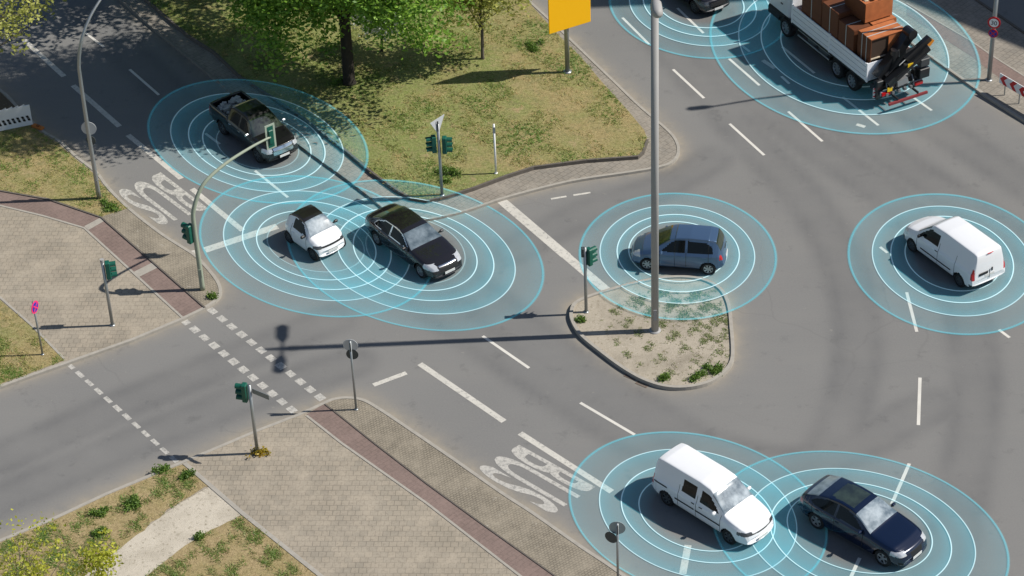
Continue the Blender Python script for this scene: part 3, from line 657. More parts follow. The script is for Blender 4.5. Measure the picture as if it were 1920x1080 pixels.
GT = dict(L=4.84, W=1.90, fo=.86, r=.35, tw=.24, paint=P_blue, spokes=5,
    top=[(0, .45), (.03, .63), (.12, .78), (.5, .93), (1.3, 1.04), (1.45, 1.07), (2.15, 1.43), (2.5, 1.52), (3.0, 1.55), (3.5, 1.50), (4.0, 1.38), (4.5, 1.16), (4.66, 1.1), (4.76, .98), (4.81, .8), (4.84, .5)],
    belt=[(0, .42), (.03, .6), (.12, .72), (.5, .84), (1.4, .96), (2.5, 1.0), (4.3, 1.06), (4.66, 1.04), (4.76, .92), (4.81, .7), (4.84, .45)], low=low(4.84, .25),
    plan=[(0, .74), (.1, .82), (.35, .91), (.8, .98), (1.4, 1), (3.9, 1), (4.5, .94), (4.84, .80)],
    windows=[[(1.8, 1.02), (2.28, 1.32), (2.6, 1.42), (3.0, 1.45), (3.0, 1.03)], [(3.08, 1.03), (3.08, 1.45), (3.5, 1.41), (3.95, 1.28), (4.2, 1.12), (4.0, 1.06)]],
    ws=(1.5, 2.28), rw=(3.95, 4.48), windmat=MAT['wind_bright'], rearmat=MAT['wind'],
    zones=[('headlight', (0, .5, .66, .82, .5, .93)), ('grille', (0, .12, .5, .70, 0, .30)), ('air_intake', (0, .16, .32, .44, 0, .8)), ('taillight', (4.52, 4.9, .80, 1.0, .6, .95)), ('sunroof', (2.5, 3.5, 1.44, 1.7, 0, .48))],
    mirror=(1.85, 1.06), mirmat=P_blue, handles=[(2.9, .88), (3.8, .92)], gaps=[1.75, 3.04, 4.05])
PICK = dict(L=4.95, W=1.86, fo=.90, r=.37, tw=.25, paint=P_dk, spokes=6, rim=MAT['rim_dark'], smooth=.015, tum=.3,
    top=[(0, .55), (.03, .8), (.12, .98), (.45, 1.08), (1.1, 1.14), (1.2, 1.16), (1.8, 1.62), (2.0, 1.74), (2.4, 1.79), (3.05, 1.77), (3.25, 1.70), (3.35, 1.2), (3.37, .78), (4.8, .78), (4.82, 1.2), (4.93, 1.2), (4.95, .5)],
    belt=[(0, .5), (.03, .74), (.12, .88), (.45, .98), (1.1, 1.06), (3.3, 1.12), (3.36, 1.22), (4.93, 1.22), (4.95, .5)], low=low(4.95, .36),
    plan=[(0, .82), (.1, .88), (.35, .95), (.75, 1), (4.7, 1), (4.95, .97)],
    windows=[[(1.45, 1.12), (1.7, 1.32), (2.0, 1.58), (2.35, 1.62), (2.35, 1.12)], [(2.43, 1.12), (2.43, 1.62), (2.95, 1.62), (3.1, 1.5), (3.12, 1.14)]],
    ws=(1.22, 1.86), windmat=MAT['wind_dark'],
    zones=[('headlight', (0, .4, .74, .94, .55, .93)), ('grille_bar', (0, .13, .62, .95, 0, .5)), ('bumper', (0, .2, .36, .56, 0, .95)), ('bed_floor', (3.42, 4.78, .7, .82, 0, .8)), ('taillight', (4.85, 5, .8, 1.1, .78, .95))],
    mirror=(1.5, 1.2), mirmat=MAT['chrome'], handles=[(2.3, .98), (3.05, 1.0)], hmat=MAT['chrome'], gaps=[1.38, 2.39, 3.3], platez=.5)
SUV = dict(MERIVA, L=4.4, W=1.80, fo=.86, wb=2.65, r=.34, paint=P_black, rim=MAT['rim_dark'],
    top=[(0, .5), (.03, .7), (.12, .86), (.5, .98), (1.1, 1.08), (1.2, 1.1), (1.85, 1.55), (2.1, 1.64), (3.6, 1.64), (4.0, 1.58), (4.2, 1.2), (4.35, .95), (4.4, .55)],
    belt=[(0, .45), (.03, .65), (.12, .78), (.5, .9), (1.1, .99), (3.9, 1.05), (4.2, 1.0), (4.35, .85), (4.4, .5)], low=low(4.4, .28),
    plan=[(0, .78), (.1, .85), (.35, .93), (.75, .99), (1.2, 1), (3.8, 1), (4.2, .93), (4.4, .85)],
    windows=[[(1.5, 1.05), (1.95, 1.42), (2.5, 1.5), (2.5, 1.05)], [(2.6, 1.05), (2.6, 1.5), (3.5, 1.5), (3.8, 1.3), (3.85, 1.08)]], ws=(1.24, 1.9), rw=(4.0, 4.2), handles=[(2.4, .92)], gaps=[1.45, 2.55], mirror=(1.55, 1.1),
    zones=[('headlight', (0, .42, .66, .84, .52, .9)), ('grille', (0, .12, .5, .76, 0, .42)), ('air_intake', (0, .15, .3, .42, 0, .55))], headmat=MAT['lens_dark'], windmat=MAT['wind_dark'])
car = {}
car['pickup'] = make_car('pickup_truck', PICK, (482, 292), (416, 240), -1, 'black pickup truck in the tree shade with rubble in its open load bed', 'pickup truck')
car['smart'] = make_car('city_car', SMART, (586, 477.5), (540.5, 445), -1, 'tiny white two-seat car with a black roof beside the black saloon', 'car')
car['sedan'] = make_car('saloon_car', SEDAN, (787.5, 508.8), (705.5, 447.5), -1, 'long black saloon car with bright window trim, right of the tiny white car', 'car')
car['meriva'] = make_car('compact_minivan', MERIVA, (1213, 496), (1328, 505), 1, 'blue-grey hatchback minivan passing behind the tall pole and gravel island', 'car')
car['doblo'] = make_car('panel_van', DOBLO, (1708.8, 460), (1798, 526), 1, 'white windowless panel van seen from behind with red tail lamps', 'van')
car['caddy'] = make_car('window_van', CADDY, (1365.5, 1007.5), (1249.5, 935), -1, 'white van with a dark window in its sliding door, beside the dark blue car', 'van')
car['bmw'] = make_car('fastback_car', GT, (1653.8, 1047.5), (1529.5, 977.5), -1, 'dark blue sloping-back car ahead of the white window van, nearest the lower right corner', 'car')
car['suv'] = make_car('suv', SUV, (1314, 23), (1242, -28), -1, 'black car cut off by the top edge, in front of the loaded lorry', 'car')
# rubble load on the pickup bed
m_ = MB()
for k in range(70): m_.box((random.uniform(-2.2, -1.0), random.uniform(-.62, .62), .86+random.uniform(0, .28)), (random.uniform(.1, .3), random.uniform(.1, .3), random.uniform(.06, .16)), random.uniform(0, 3), random.uniform(-.5, .5))
pr = car['pickup'][0]
ld = m_.build('rubble_load', pmat('pale_rubble', (.42, .42, .40), .9, var=.45, vs=7)); ld.matrix_world = pr.matrix_basis.copy(); tag(ld, 'heap of pale grey rubble lying in the bed of the black pickup', 'rubble', kind=None)

# ---- lorry with crane
tA, tB = at(1473, 52, .48), at(1597, 152, .48); td = (tA-tB)[:2]; td /= np.linalg.norm(td); tn = np.array([td[1], -td[0]])   # tn: away from the camera
if tn[1] < 0: tn = -tn
T0 = tB[:2]-tn*.02
trk = empty('crane_lorry', (T0[0], T0[1], 0), math.atan2(td[1], td[0])); tag(trk, 'white dropside lorry loaded with brown cabinets, black loading crane folded at its tail', 'lorry')
# local frame: x forward, y: camera side = 0, far side = -2.5
Wt = 2.5; TW = pmat('lorry_white_board', (.84, .86, .90), .5, var=.06, vs=2); DK = pmat('lorry_dark_steel', (.018, .019, .021), .5, var=.3, vs=3)
def tb(nm, c, d, mat, par=trk, rz=0, ry=0, bev=0): return MB().box(c, d, rz, ry, bev).build(nm, mat, par)
m_ = MB(); m_.box((2.6, -.75, .85), (8.6, .12, .26)); m_.box((2.6, -1.75, .85), (8.6, .12, .26))
for k in range(9): m_.box((-1.4+k*1.0, -1.25, .85), (.1, .9, .18))
m_.build('chassis', DK, trk)
for k, (x, rr) in enumerate(((0, .48), (1.25, .48), (5.57, .48))):
    for y, sg in ((-.16, 1), (-2.36, -1)):
        h = wheel(trk, x, y, sg, rr, .30, MAT['rim'], 8)
    for y in (-.17, -2.35):
        m_ = MB(); m_.add([(x+.62*math.cos(t), y+s*.18, .5+.56*math.sin(t)) for t in np.linspace(.15, math.pi-.15, 12) for s in (-1, 1)], [(2*i, 2*i+1, 2*i+3, 2*i+2) for i in range(11)]); m_.build('mudguard', DK, trk)
tb('bed', (1.95, -1.25, 1.02), (6.15, Wt, .12), DK)
for y in (-.02, -2.48):
    for i, (x0, x1) in enumerate(((-1.1, 1.85), (1.95, 5.0))):
        o = tb('side_board', ((x0+x1)/2, y, 1.52), (x1-x0, .04, .92), TW)
        m_ = MB()
        for q in range(3): m_.box(((x0+x1)/2, y+(.026 if y > -1 else -.026), 1.26+q*.27), (x1-x0-.08, .012, .02))
        m_.build('board_rib', pmat('board_rib_grey', (.45, .47, .5), .5), o)
    for x in (-1.14, 1.9, 5.04): tb('stake', (x, y, 1.53), (.09, .07, .98), TW)
tb('tail_board', (-1.12, -1.25, 1.52), (.04, 2.36, .92), TW); tb('headboard', (5.1, -1.25, 1.95), (.08, 2.44, 1.8), TW)
m_ = MB(); m_.tube([(1.9, -.1, .55), (4.6, -.1, .55)], .045); m_.tube([(1.9, -.1, .85), (4.6, -.1, .85)], .03); m_.build('side_guard', MAT['galv'], trk)
m_ = MB(); m_.box((2.6, -.4, .75), (.8, .5, .45), bev=.05); m_.box((3.6, -.4, .72), (.7, .5, .5), bev=.08); m_.build('fuel_tank', pmat('tank_grey', (.12, .14, .15), .4, .4), trk)
# cab
cabb = MB().box((6.25, -1.25, 1.95), (2.0, 2.45, 2.0), bev=.18).build('cab', pmat('cab_white', (.72, .73, .75), .3, coat=1), trk)
tb('cab_skirt', (6.2, -1.25, .75), (2.1, 2.4, .5), DK, bev=.08)
for y in (-.02, -2.48): tb('side_window', (6.45, y, 2.3), (.85, .02, .62), MAT['glass']); 
tb('windscreen', (7.255, -1.25, 2.25), (.02, 2.0, .8), MAT['wind']); tb('door_handle', (5.95, -.015, 1.62), (.16, .04, .05), MAT['black'])
for y in (.15, -2.65): tb('mirror', (7.1, y, 2.3), (.1, .2, .55), MAT['black'], bev=.04)
# red/white marker board at the rear corner
m_ = MB(); m_.box((-1.75, -.06, .78), (.03, .16, .52)); mk = m_.build('marker_board', MAT['white'], trk)
m_ = MB(); [m_.box((-1.768, -.06, .60+k*.2), (.012, .155, .07)) for k in range(3)]; m_.build('red_stripe', MAT['red'], mk)
# rear under-run bar
m_ = MB(); m_.box((-2.55, -1.35, .5), (.10, 2.1, .11)); m_.build('bumper_bar', pmat('faded_red_bar', (.22, .035, .04), .6), trk)
m_ = MB(); [m_.box((-2.3, -1.35+s*.55, .62), (.5, .06, .10)) for s in (-1, 1)]; m_.build('bumper_bracket', DK, trk)
for y, c in ((-.45, 'tail'), (-2.25, 'tail')):
    tb('tail_lamp', (-2.06, y, .78), (.10, .42, .16), MAT[c]); tb('lamp_housing', (-1.98, y, .78), (.08, .46, .2), MAT['signback'])
# crane
CR = pmat('crane_black', (.012, .013, .015), .35, coat=.4)
m_ = MB(); m_.box((-1.6, -1.25, 1.05), (.75, 1.0, .7), bev=.05); m_.box((-1.6, -1.25, .95), (.5, 2.4, .28), bev=.04); m_.tube([(-1.55, -1.2, 1.3), (-1.55, -1.2, 2.6)], [.26, .2], 14); m_.build('crane_column', CR, trk)
m_ = MB(); m_.box((-1.75, -.25, .92), (.3, .35, .95), bev=.03); m_.box((-1.75, -2.28, .92), (.3, .35, .95), bev=.03); m_.build('outrigger', CR, trk)
def beam(nm, a, b, wd, hg, mat=CR, par=trk):
    a, b = np.array(a, float), np.array(b, float); d = b-a; L = np.linalg.norm(d); d /= L; s = np.cross(d, [0, 0, 1]); s /= np.linalg.norm(s); u = np.cross(s, d)
    v = [p+s*wd/2*i+u*hg/2*j for p in (a, b) for i, j in ((-1, -1), (1, -1), (1, 1), (-1, 1))]
    return MB().add(v, [(0, 3, 2, 1), (4, 5, 6, 7), (0, 1, 5, 4), (1, 2, 6, 5), (2, 3, 7, 6), (3, 0, 4, 7)]).build(nm, mat, par)
beam('main_boom', (-1.5, -.35, 1.35), (-1.4, -2.0, 3.05), .42, .46)
beam('outer_boom', (-2.0, -.55, 1.2), (-2.0, -2.65, 2.55), .30, .36); beam('outer_boom', (-1.95, -1.5, 2.2), (-1.95, -2.75, 2.95), .24, .26); beam('boom_tip', (-1.98, -2.66, 2.6), (-1.98, -2.9, 2.85), .16, .2, MAT['amber'])
m_ = MB(); m_.tube([(-1.75, -.6, 1.5), (-1.75, -2.3, 2.6)], .075); m_.tube([(-2.25, -.9, 1.5), (-2.3, -2.4, 2.4)], .06)
for k in range(5): m_.tube([(-1.85+.05*k, -.8, 1.7), (-1.95, -1.5, 2.5+.05*k), (-1.9, -2.2-.05*k, 2.7)], .018, 6)
m_.build('hydraulic_hose', MAT['black'], trk)
MB().tube([(-1.2, -2.0, 3.2), (-1.75, -2.0, 3.2)], .24, 14).build('boom_joint', CR, trk)
beam('valve_block', (-2.05, -1.0, 1.15), (-2.05, -1.55, 1.2), .25, .3, pmat('valve_steel', (.4, .41, .42), .35, .7))
tb('stowage_box', (-2.0, -2.45, 1.3), (.45, .55, .5), CR, bev=.03); tb('stowage_box', (-2.0, -2.45, 1.85), (.4, .5, .4), pmat('box_dark_grey', (.05, .055, .06), .5), bev=.03)
YP = pmat('plate_yellow', (.75, .5, .02), .5); tb('warning_plate', (-2.2, -1.62, 1.98), (.03, .28, .18), YP); tb('warning_plate', (-2.12, -.62, .98), (.03, .26, .22), YP)
m_ = MB(); [m_.tube([(-1.8, -.5-.28*k, .7), (-2.1, -.52-.28*k, .95+.05*(k % 3)), (-1.9, -.55-.28*k, 1.25)], .03, 6) for k in range(6)]
[m_.box((-2.05, -.5-.33*k, .72), (.18, .12, .14)) for k in range(5)]; m_.build('valve_fitting', pmat('fitting_grey', (.3, .31, .32), .4, .6), trk)
# cargo: every cabinet is a thing of its own
BR = pmat('orange_brown_wood', (.42, .135, .045), .65, var=.4, vs=2.5); BR_SHADE = pmat('shaded_brown_wood', (.13, .042, .016), .65, var=.25, vs=2); IN = pmat('cabinet_inside', (.05, .03, .02), .9)  # darker brown is the same wood with shade painted in
STR = pmat('grey_lashing_strap', (.42, .43, .42), .7); BE = pmat('beige_boards', (.50, .42, .32), .8, var=.3, vs=3)
tm = Matrix.Translation((T0[0], T0[1], 0)) @ Matrix.Rotation(math.atan2(td[1], td[0]), 4, 'Z')
def cabinet(c, d, mat, lb, opening='rear', straps=1):
    Cw = tm @ Vector((c[0], c[1], c[2]-d[2]/2)); e = empty('wooden_cabinet', Cw, math.atan2(td[1], td[0])); tag(e, lb, 'cabinet', 'brown cabinets strapped on the lorry bed')
    x, y, z = d; t = .035
    m_ = MB(); m_.box((0, y/2-t/2, z/2), (x, t, z)); m_.box((0, -y/2+t/2, z/2), (x, t, z)); m_.box((0, 0, t/2), (x-.002, y-2*t, t)); m_.box((0, 0, z-t/2), (x-.002, y-2*t, t)); m_.box((x/2-t/2, 0, z/2), (t, y-2*t, z-2*t))
    m_.build('carcass', BR_SHADE, e); MB().box((0, 0, z+.008), (x-.03, y-.03, .014)).build('lid', mat, e)  # carcass sides in the painted shade tone
    if opening == 'rear':
        MB().box((-.05, 0, z/2), (x-.25, y-2.2*t, z-2.2*t)).build('inside', IN, e); m_ = MB(); m_.box((-x/2+.06, 0, z*.5), (.12, y-2*t, t)); m_.build('shelf', BE, e)
        MB().box((-x/2+.03, -y*.22, z/2), (.03, y*.42, z-2*t-.01)).build('door', mat, e)
    else: MB().box((-x/2-.012, 0, z/2), (.022, y-.02, z-.02)).build('door', mat, e)
    for k in range(straps):
        xs = (-.5+(k+1)/(straps+1))*x
        m_ = MB(); m_.box((xs, 0, z+.021), (.05, y+.02, .01)); m_.box((xs, y/2+.006, z/2), (.05, .01, z)); m_.box((xs, -y/2-.006, z/2), (.05, .01, z)); m_.build('strap', STR, e)
    return e
zb = 1.08
cabinet((-.55, -1.15, zb+1.02), (1.05, 1.9, 2.04), BR, 'orange-brown cabinet with an open shelf, lowest and rearmost on the lorry', 'rear', 2)
cabinet((.72, -.55, zb+.98), (1.2, .95, 1.96), BR_SHADE, 'shade-toned brown cabinet on the camera side, second from the lorry tail', 'shut', 1)
cabinet((.72, -1.75, zb+.98), (1.2, 1.3, 1.96), BR, 'brown cabinet on the far side of the lorry bed, under the box with beige boards', 'shut', 1)
cabinet((2.05, -.55, zb+1.1), (1.3, .95, 2.2), BR_SHADE, 'shade-toned brown cabinet on the camera side at the middle of the lorry bed', 'shut', 1)
cabinet((2.05, -1.75, zb+1.1), (1.3, 1.3, 2.2), BR, 'brown cabinet on the far side at the middle of the lorry bed', 'shut', 1)
cabinet((3.6, -.7, zb+1.25), (1.6, 1.2, 2.5), BR_SHADE, 'tall brown wardrobe close behind the lorry cab, camera side', 'shut', 1)
cabinet((3.6, -1.95, zb+1.15), (1.6, .95, 2.3), BR_SHADE, 'tall shade-toned wardrobe close behind the lorry cab, far side', 'shut', 0)
e = cabinet((1.15, -1.55, zb+1.96+.56), (1.6, 1.5, .95), BR, 'open-topped orange-brown box filled with beige boards, on top of the load', 'shut', 0)
Cw = tm @ Vector((1.15, -1.55, zb+1.96+1.045)); m_ = MB()
for k in range(16): m_.box((random.uniform(-.5, .5), random.uniform(-.5, .5), .02+.035*(k % 4)), (random.uniform(.4, .9), random.uniform(.1, .35), .03), random.uniform(-.5, .5))
o = m_.build('board_pile', BE); o.location = Cw; o.rotation_euler = (0, 0, math.atan2(td[1], td[0])); tag(o, 'loose beige boards heaped on top of the highest box of the lorry load', 'boards')
#@@FURNITURE
# ------------------------------------------------------------------ street furniture
def proj(P):
    v = np.array(P, float)-np.array([0, 0, CH]); return 960+FPX*(v@_R)/(v@_F), 540-FPX*(v@_U)/(v@_F)
def hgt(base, y, z0=ZP):
    B = at(*base, z0); a, b = 0., 25.
    for _ in range(40):
        m = (a+b)/2
        if proj(B+np.array([0, 0, m]))[1] > y: a = m
        else: b = m
    return a
def pole(name, base, ytop, rad, mat, label, cat, group=None, z0=ZP, partname='pole'):
    B = at(*base, z0); h = hgt(base, ytop, z0); e = empty(name, tuple(B)); tag(e, label, cat, group)
    m_ = MB(); m_.tube([(0, 0, -.05), (0, 0, h)], [rad*1.05, rad], 14); m_.tube([(0, 0, -.03), (0, 0, .04)], rad*1.7, 14)
    m_.build(partname, mat, e, True); return e, h
def signal_head(e, x, y, z, ang, n=3, sc=1.0, board=None, facing_bracket=True):
    """three-lens head; lenses face direction ang"""
    c, s = math.cos(ang), math.sin(ang); hh = .27*n*sc
    m_ = MB(); m_.box((x, y, z), (.20*sc, .28*sc, hh), ang, bev=.03); hd = m_.build('signal_head', MAT['signal_green'], e)
    for k in range(n):
        zz = z+(k-(n-1)/2)*.26*sc; m_ = MB(); v = []; f = []
        for i in range(13):
            t = math.pi*(-.1+1.2*i/12)
            for q in (.10, .34 if t < 9 else 0):
                yy, z_ = .115*sc*math.cos(t), .115*sc*math.sin(t); qq = q*sc
                v.append((x+c*qq-s*yy, y+s*qq+c*yy, zz+z_))
        f = [(2*i, 2*i+1, 2*i+3, 2*i+2) for i in range(12)]; m_.add(v, f); m_.build('visor', MAT['signal_green'], hd)
        m_ = MB(); m_.disc((x+c*.105*sc, y+s*.105*sc, zz), (c, s, 0), .10*sc, .02, 16); m_.build('lens', pmat('dark_lens', [(.03, .12, .05), (.16, .1, .01), (.14, .01, .01)][k % 3], .2), hd)
    if board:
        m_ = MB(); t = .03; w_, h_ = .56*sc, hh+.5
        for q in (-1, 1): m_.box((x-s*q*(w_/2-.05), y+c*q*(w_/2-.05), z), (t, .10, h_), ang)
        for q in (-1, 1): m_.box((x, y, z+q*(h_/2-.05)), (t, w_-.2, .10), ang)
        m_.build('backboard', board, hd)
        m_ = MB(); m_.box((x-.02*c, y-.02*s, z), (.015, w_-.18, h_-.16), ang); m_.build('backboard_inside', MAT['signal_green'], hd)
    return hd
G_SIG = 'traffic signals around the junction'
# signals
e, h = pole('traffic_signal', (211, 610), 487, .065, MAT['galv'], 'traffic signal on the stone-slab corner, green head facing the red cycle path', 'traffic signal', G_SIG)
signal_head(e, .17, .05, hgt((211, 610), 508), R_(10)); MB().tube([(0, 0, h-.12), (0, 0, h+.02)], .085, 12).build('pole_cap', MAT['greypole'], e)
e, h = pole('traffic_signal', (483, 850), 722, .065, MAT['galv'], 'traffic signal with a grey street-name plate, yellow weeds at its foot', 'traffic signal', G_SIG)
signal_head(e, -.20, .05, hgt((483, 850), 737), R_(165)); 
m_ = MB(); m_.box((.42, -.22, h-.28), (.80, .03, .22), R_(-35)); m_.build('name_plate', pmat('plate_back_grey', (.22, .24, .25), .5, .4), e)
e, h = pole('traffic_signal', (1099, 585), 464, .065, MAT['galv'], 'traffic signal on the left tip of the gravel traffic island', 'traffic signal', G_SIG)
signal_head(e, .17, .02, hgt((1099, 585), 482), R_(35)); m_ = MB(); m_.box((-.09, 0, h-.22), (.12, .2, .42), bev=.02); m_.build('switch_box', MAT['darkback'], e)
e, h = pole('traffic_signal', (829, 366), 232, .065, MAT['galv'], 'traffic signal with two green heads and a triangular sign back on the grass', 'traffic signal', G_SIG, ZG)
signal_head(e, -.22, .03, hgt((829, 366), 270, ZG), R_(190)); signal_head(e, .24, .0, hgt((829, 366), 272, ZG), R_(-5))
m_ = MB(); a_ = R_(48); c_, s_ = math.cos(a_), math.sin(a_)
z_ = h-.15; P = [(-.45, .38), (.45, .38), (0, -.40)]; v = [(c_*p*1.0-s_*q, s_*p+c_*q+.03, z_+r_) for q in (0, .02) for p, r_ in P]
m_.add(v, [(0, 1, 2), (5, 4, 3), (0, 3, 4, 1), (1, 4, 5, 2), (2, 5, 3, 0)]); m_.build('triangle_sign', MAT['signback'], e)
MB().box((0, -.05, h-.1), (.06, .04, .5)).build('sign_clamp', MAT['darkback'], e)
# mast arm signal
B = at(380, 543, ZP); e = empty('mast_arm_signal', tuple(B)); tag(e, 'curved pale green mast holding a signal head above the bus lane', 'traffic signal', G_SIG)
T = None
for hh in np.arange(4, 7, .02):
    S0 = at(283, 483, ZP); Pn = S0+np.array([.966*hh, 0, hh])
    if proj(Pn)[0] > 507: T = Pn-B; break
pts = sm([(0, 0, 0), (0, 0, 1.5), (0, 0, 3.1), (T[0]*.02, T[1]*.02, 4.0), (T[0]*.16, T[1]*.16, 4.95), (T[0]*.42, T[1]*.42, 5.45), (T[0]*.75, T[1]*.75, T[2]*.985), (T[0], T[1], T[2])], 6)
rr = np.interp(np.linspace(0, 1, len(pts)), [0, .5, 1], [.11, .085, .045]); MB().tube(pts, list(rr), 14).build('mast', MAT['greenpole'], e, True)
dirT = math.atan2(T[1], T[0])
signal_head(e, T[0], T[1]+.06, T[2]-.02, R_(125), sc=.82, board=pmat('pale_backboard', (.36, .42, .34), .6))
signal_head(e, -.2, -.02, hgt((380, 543), 437), R_(140), sc=1.1)
MB().box((0, -.11, .9), (.12, .03, .4)).build('service_door', MAT['greenpole'], e)
# tall double lamp on the island
e, _ = pole('tall_lamp_post', (1228, 620), 8, .145, MAT['greypole'], 'very tall grey lamp post standing on the gravel traffic island', 'lamp post', 'street lamps')
h = 15.3
m_ = MB(); m_.tube([(0, 0, 15.0), (0, 0, 16.2)], [.14, .07], 12); m_.tube([(0, -.5, 15.45), (0, .5, 15.45)], .05, 8); m_.build('pole_top', MAT['greypole'], e, True)
MB().tube([(0, 0, 14.85), (0, 0, 15.12)], .165, 14).build('collar', MAT['greypole'], e)
for q in (-1, 1):
    m_ = MB(); m_.tube([(0, q*.45, 15.45), (0, q*.75, 15.5), (0, q*1.45, 15.52), (0, q*1.6, 15.5)], [.08, .2, .2, .06], 12); m_.build('lamp_head', MAT['greypole'], e, True)
MB().box((0, -.16, .9), (.14, .03, .5)).build('service_door', MAT['greypole'], e)
# curved lamp left
B = at(186, 372, ZP); e = empty('curved_lamp_post', tuple(B)); tag(e, 'slender curved silver lamp post beside the left grass verge', 'lamp post', 'street lamps')
def at_h(px, py, hh): q = at(px, py, ZP+hh); return q-B
p0 = [(0, 0, 0), (0, 0, 2.5)]; 
a1 = hgt((186, 372), 150)
pts = sm([(0, 0, 0), (0, 0, 2.2), (0, 0, 4.4), (.02, .02, a1), tuple(at_h(148, 118, 6.95)), tuple(at_h(152, 80, 7.9)), tuple(at_h(163, 45, 8.6)), tuple(at_h(180, 12, 9.15)), tuple(at_h(205, -20, 9.6)), tuple(at_h(245, -45, 9.85))], 5)
MB().tube(pts, list(np.linspace(.10, .045, len(pts))), 12).build('pole', MAT['galv'], e, True)
MB().box((0, -.1, .8), (.1, .02, .4)).build('service_door', MAT['galv'], e)
t_ = np.array(pts[-1]); MB().tube([t_, t_+np.array([.5, .1, .02]), t_+np.array([1.0, .2, 0])], [.05, .16, .05], 10).build('lamp_head', MAT['signback'], e, True)
zz = hgt((186, 372), 243); MB().disc((0.02, .10, zz), (.1, 1, .0), .33, .02).build('round_sign', MAT['signback'], e)
zz = hgt((186, 372), 262); MB().disc((0.03, .11, zz-.1), (.25, 1, .0), .22, .02).build('lower_sign', MAT['darkback'], e)
# round signs seen from behind
for base, yt, lb in (((668, 768), 640, 'post with pale round sign back above a dark one, at the pointed paving corner'), ((1159, 1108), 982, 'sign post cut off by the bottom edge, left of the white window van')):
    e, h = pole('sign_post', base, yt, .045, MAT['galv'], lb, 'road sign', 'road signs on posts')
    zs = h-.25; MB().disc((0, .07, zs), (.15, 1, 0), .29, .015).build('round_sign', MAT['signback'] if base[0] < 900 else pmat('sign_back_grey', (.30, .36, .37), .6), e)
    MB().disc((.04 if base[0] < 900 else -.22, .05, zs-.42), (.15 if base[0] < 900 else .6, 1, 0), .24, .015).build('lower_sign', MAT['darkback'], e)
    MB().box((0, -.055, zs), (.05, .02, .42)).build('clamp', MAT['darkback'], e)
# no-stopping sign left
e, h = pole('sign_post', (80, 665), 566, .04, MAT['galv'], 'thin post at the left grass corner with small red and blue round sign', 'road sign', 'road signs on posts')
nn = (.93, -.37, 0); zs = h-.25
d1 = MB().disc((.05, -.02, zs), nn, .27, .02).build('round_sign', MAT['magenta'], e); MB().disc((.062, -.0249, zs), nn, .20, .02).build('blue_face', MAT['blue'], d1)
def bars(par, c, nrm, L, wd, angs, mat, nm, off):
    nrm = np.array(nrm, float)/np.linalg.norm(nrm); a = np.cross([0, 0, 1], nrm); a /= np.linalg.norm(a); b = np.array([0, 0, 1.])
    m_ = MB()
    for t in angs:
        u = a*math.cos(t)+b*math.sin(t); q = np.cross(nrm, u); C = np.array(c)+nrm*off
        m_.add([C+u*L*i+q*wd*j+nrm*k for k in (0, .004) for i, j in ((-1, -1), (1, -1), (1, 1), (-1, 1))], [(0, 3, 2, 1), (4, 5, 6, 7), (0, 1, 5, 4), (1, 2, 6, 5), (2, 3, 7, 6), (3, 0, 4, 7)])
    return m_.build(nm, mat, par)
bars(d1, (.062, -.0249, zs), nn, .2, .028, (R_(45), ), MAT['magenta'], 'red_bar', .014); bars(d1, (.062, -.0249, zs), nn, .2, .028, (R_(135), ), MAT['magenta'], 'red_bar', .0185)
# marker post on the green
e, h = pole('marker_post', (930, 325), 233, .045, MAT['white'], 'slim white marker post on the grass of the green', 'post', 'road signs on posts', ZG)
MB().box((0, -.05, h-.28), (.12, .03, .3)).build('reflector', MAT['galv'], e)
# big yellow panel
B = at(1064, 135, ZG); e = empty('yellow_direction_sign', tuple(B)); tag(e, 'large blank orange-yellow panel on one grey post, at the edge of the green', 'road sign')
a_ = R_(29.3); hb = hgt((1064, 135), 50, ZG)
m_ = MB(); m_.tube([(0, 0, -.05), (0, 0, 5.2)], .11, 14); m_.tube([(0, 0, 0), (0, 0, .05)], .2, 14); m_.build('post', MAT['galv'], e, True)
dx = np.array([math.cos(a_), math.sin(a_), 0]); nn = np.array([dx[1], -dx[0], 0])
A_ = at(1027, 62, ZG+hb)-B; C_ = at(1105, 38, ZG+hb)-B; wv = np.linalg.norm((C_-A_)[:2]); a_ = math.atan2(C_[1]-A_[1], C_[0]-A_[0]); mid = (A_+C_)/2
nn = np.array([math.sin(a_), -math.cos(a_), 0])
pc = np.array([0, 0, 0])+nn*.17+np.array([mid[0], mid[1], 0])-nn*(np.array([mid[0], mid[1], 0])@nn)
m_ = MB(); m_.box((pc[0], pc[1], hb+1.65), (wv, .06, 3.3), a_, bev=.015); m_.build('panel', MAT['yellow'], e)
m_ = MB(); 
for z_ in (.5, 1.6, 2.8): m_.box((pc[0]-nn[0]*.05, pc[1]-nn[1]*.05, hb+z_), (wv*.92, .04, .08), a_)
m_.build('rail', MAT['galv'], e)
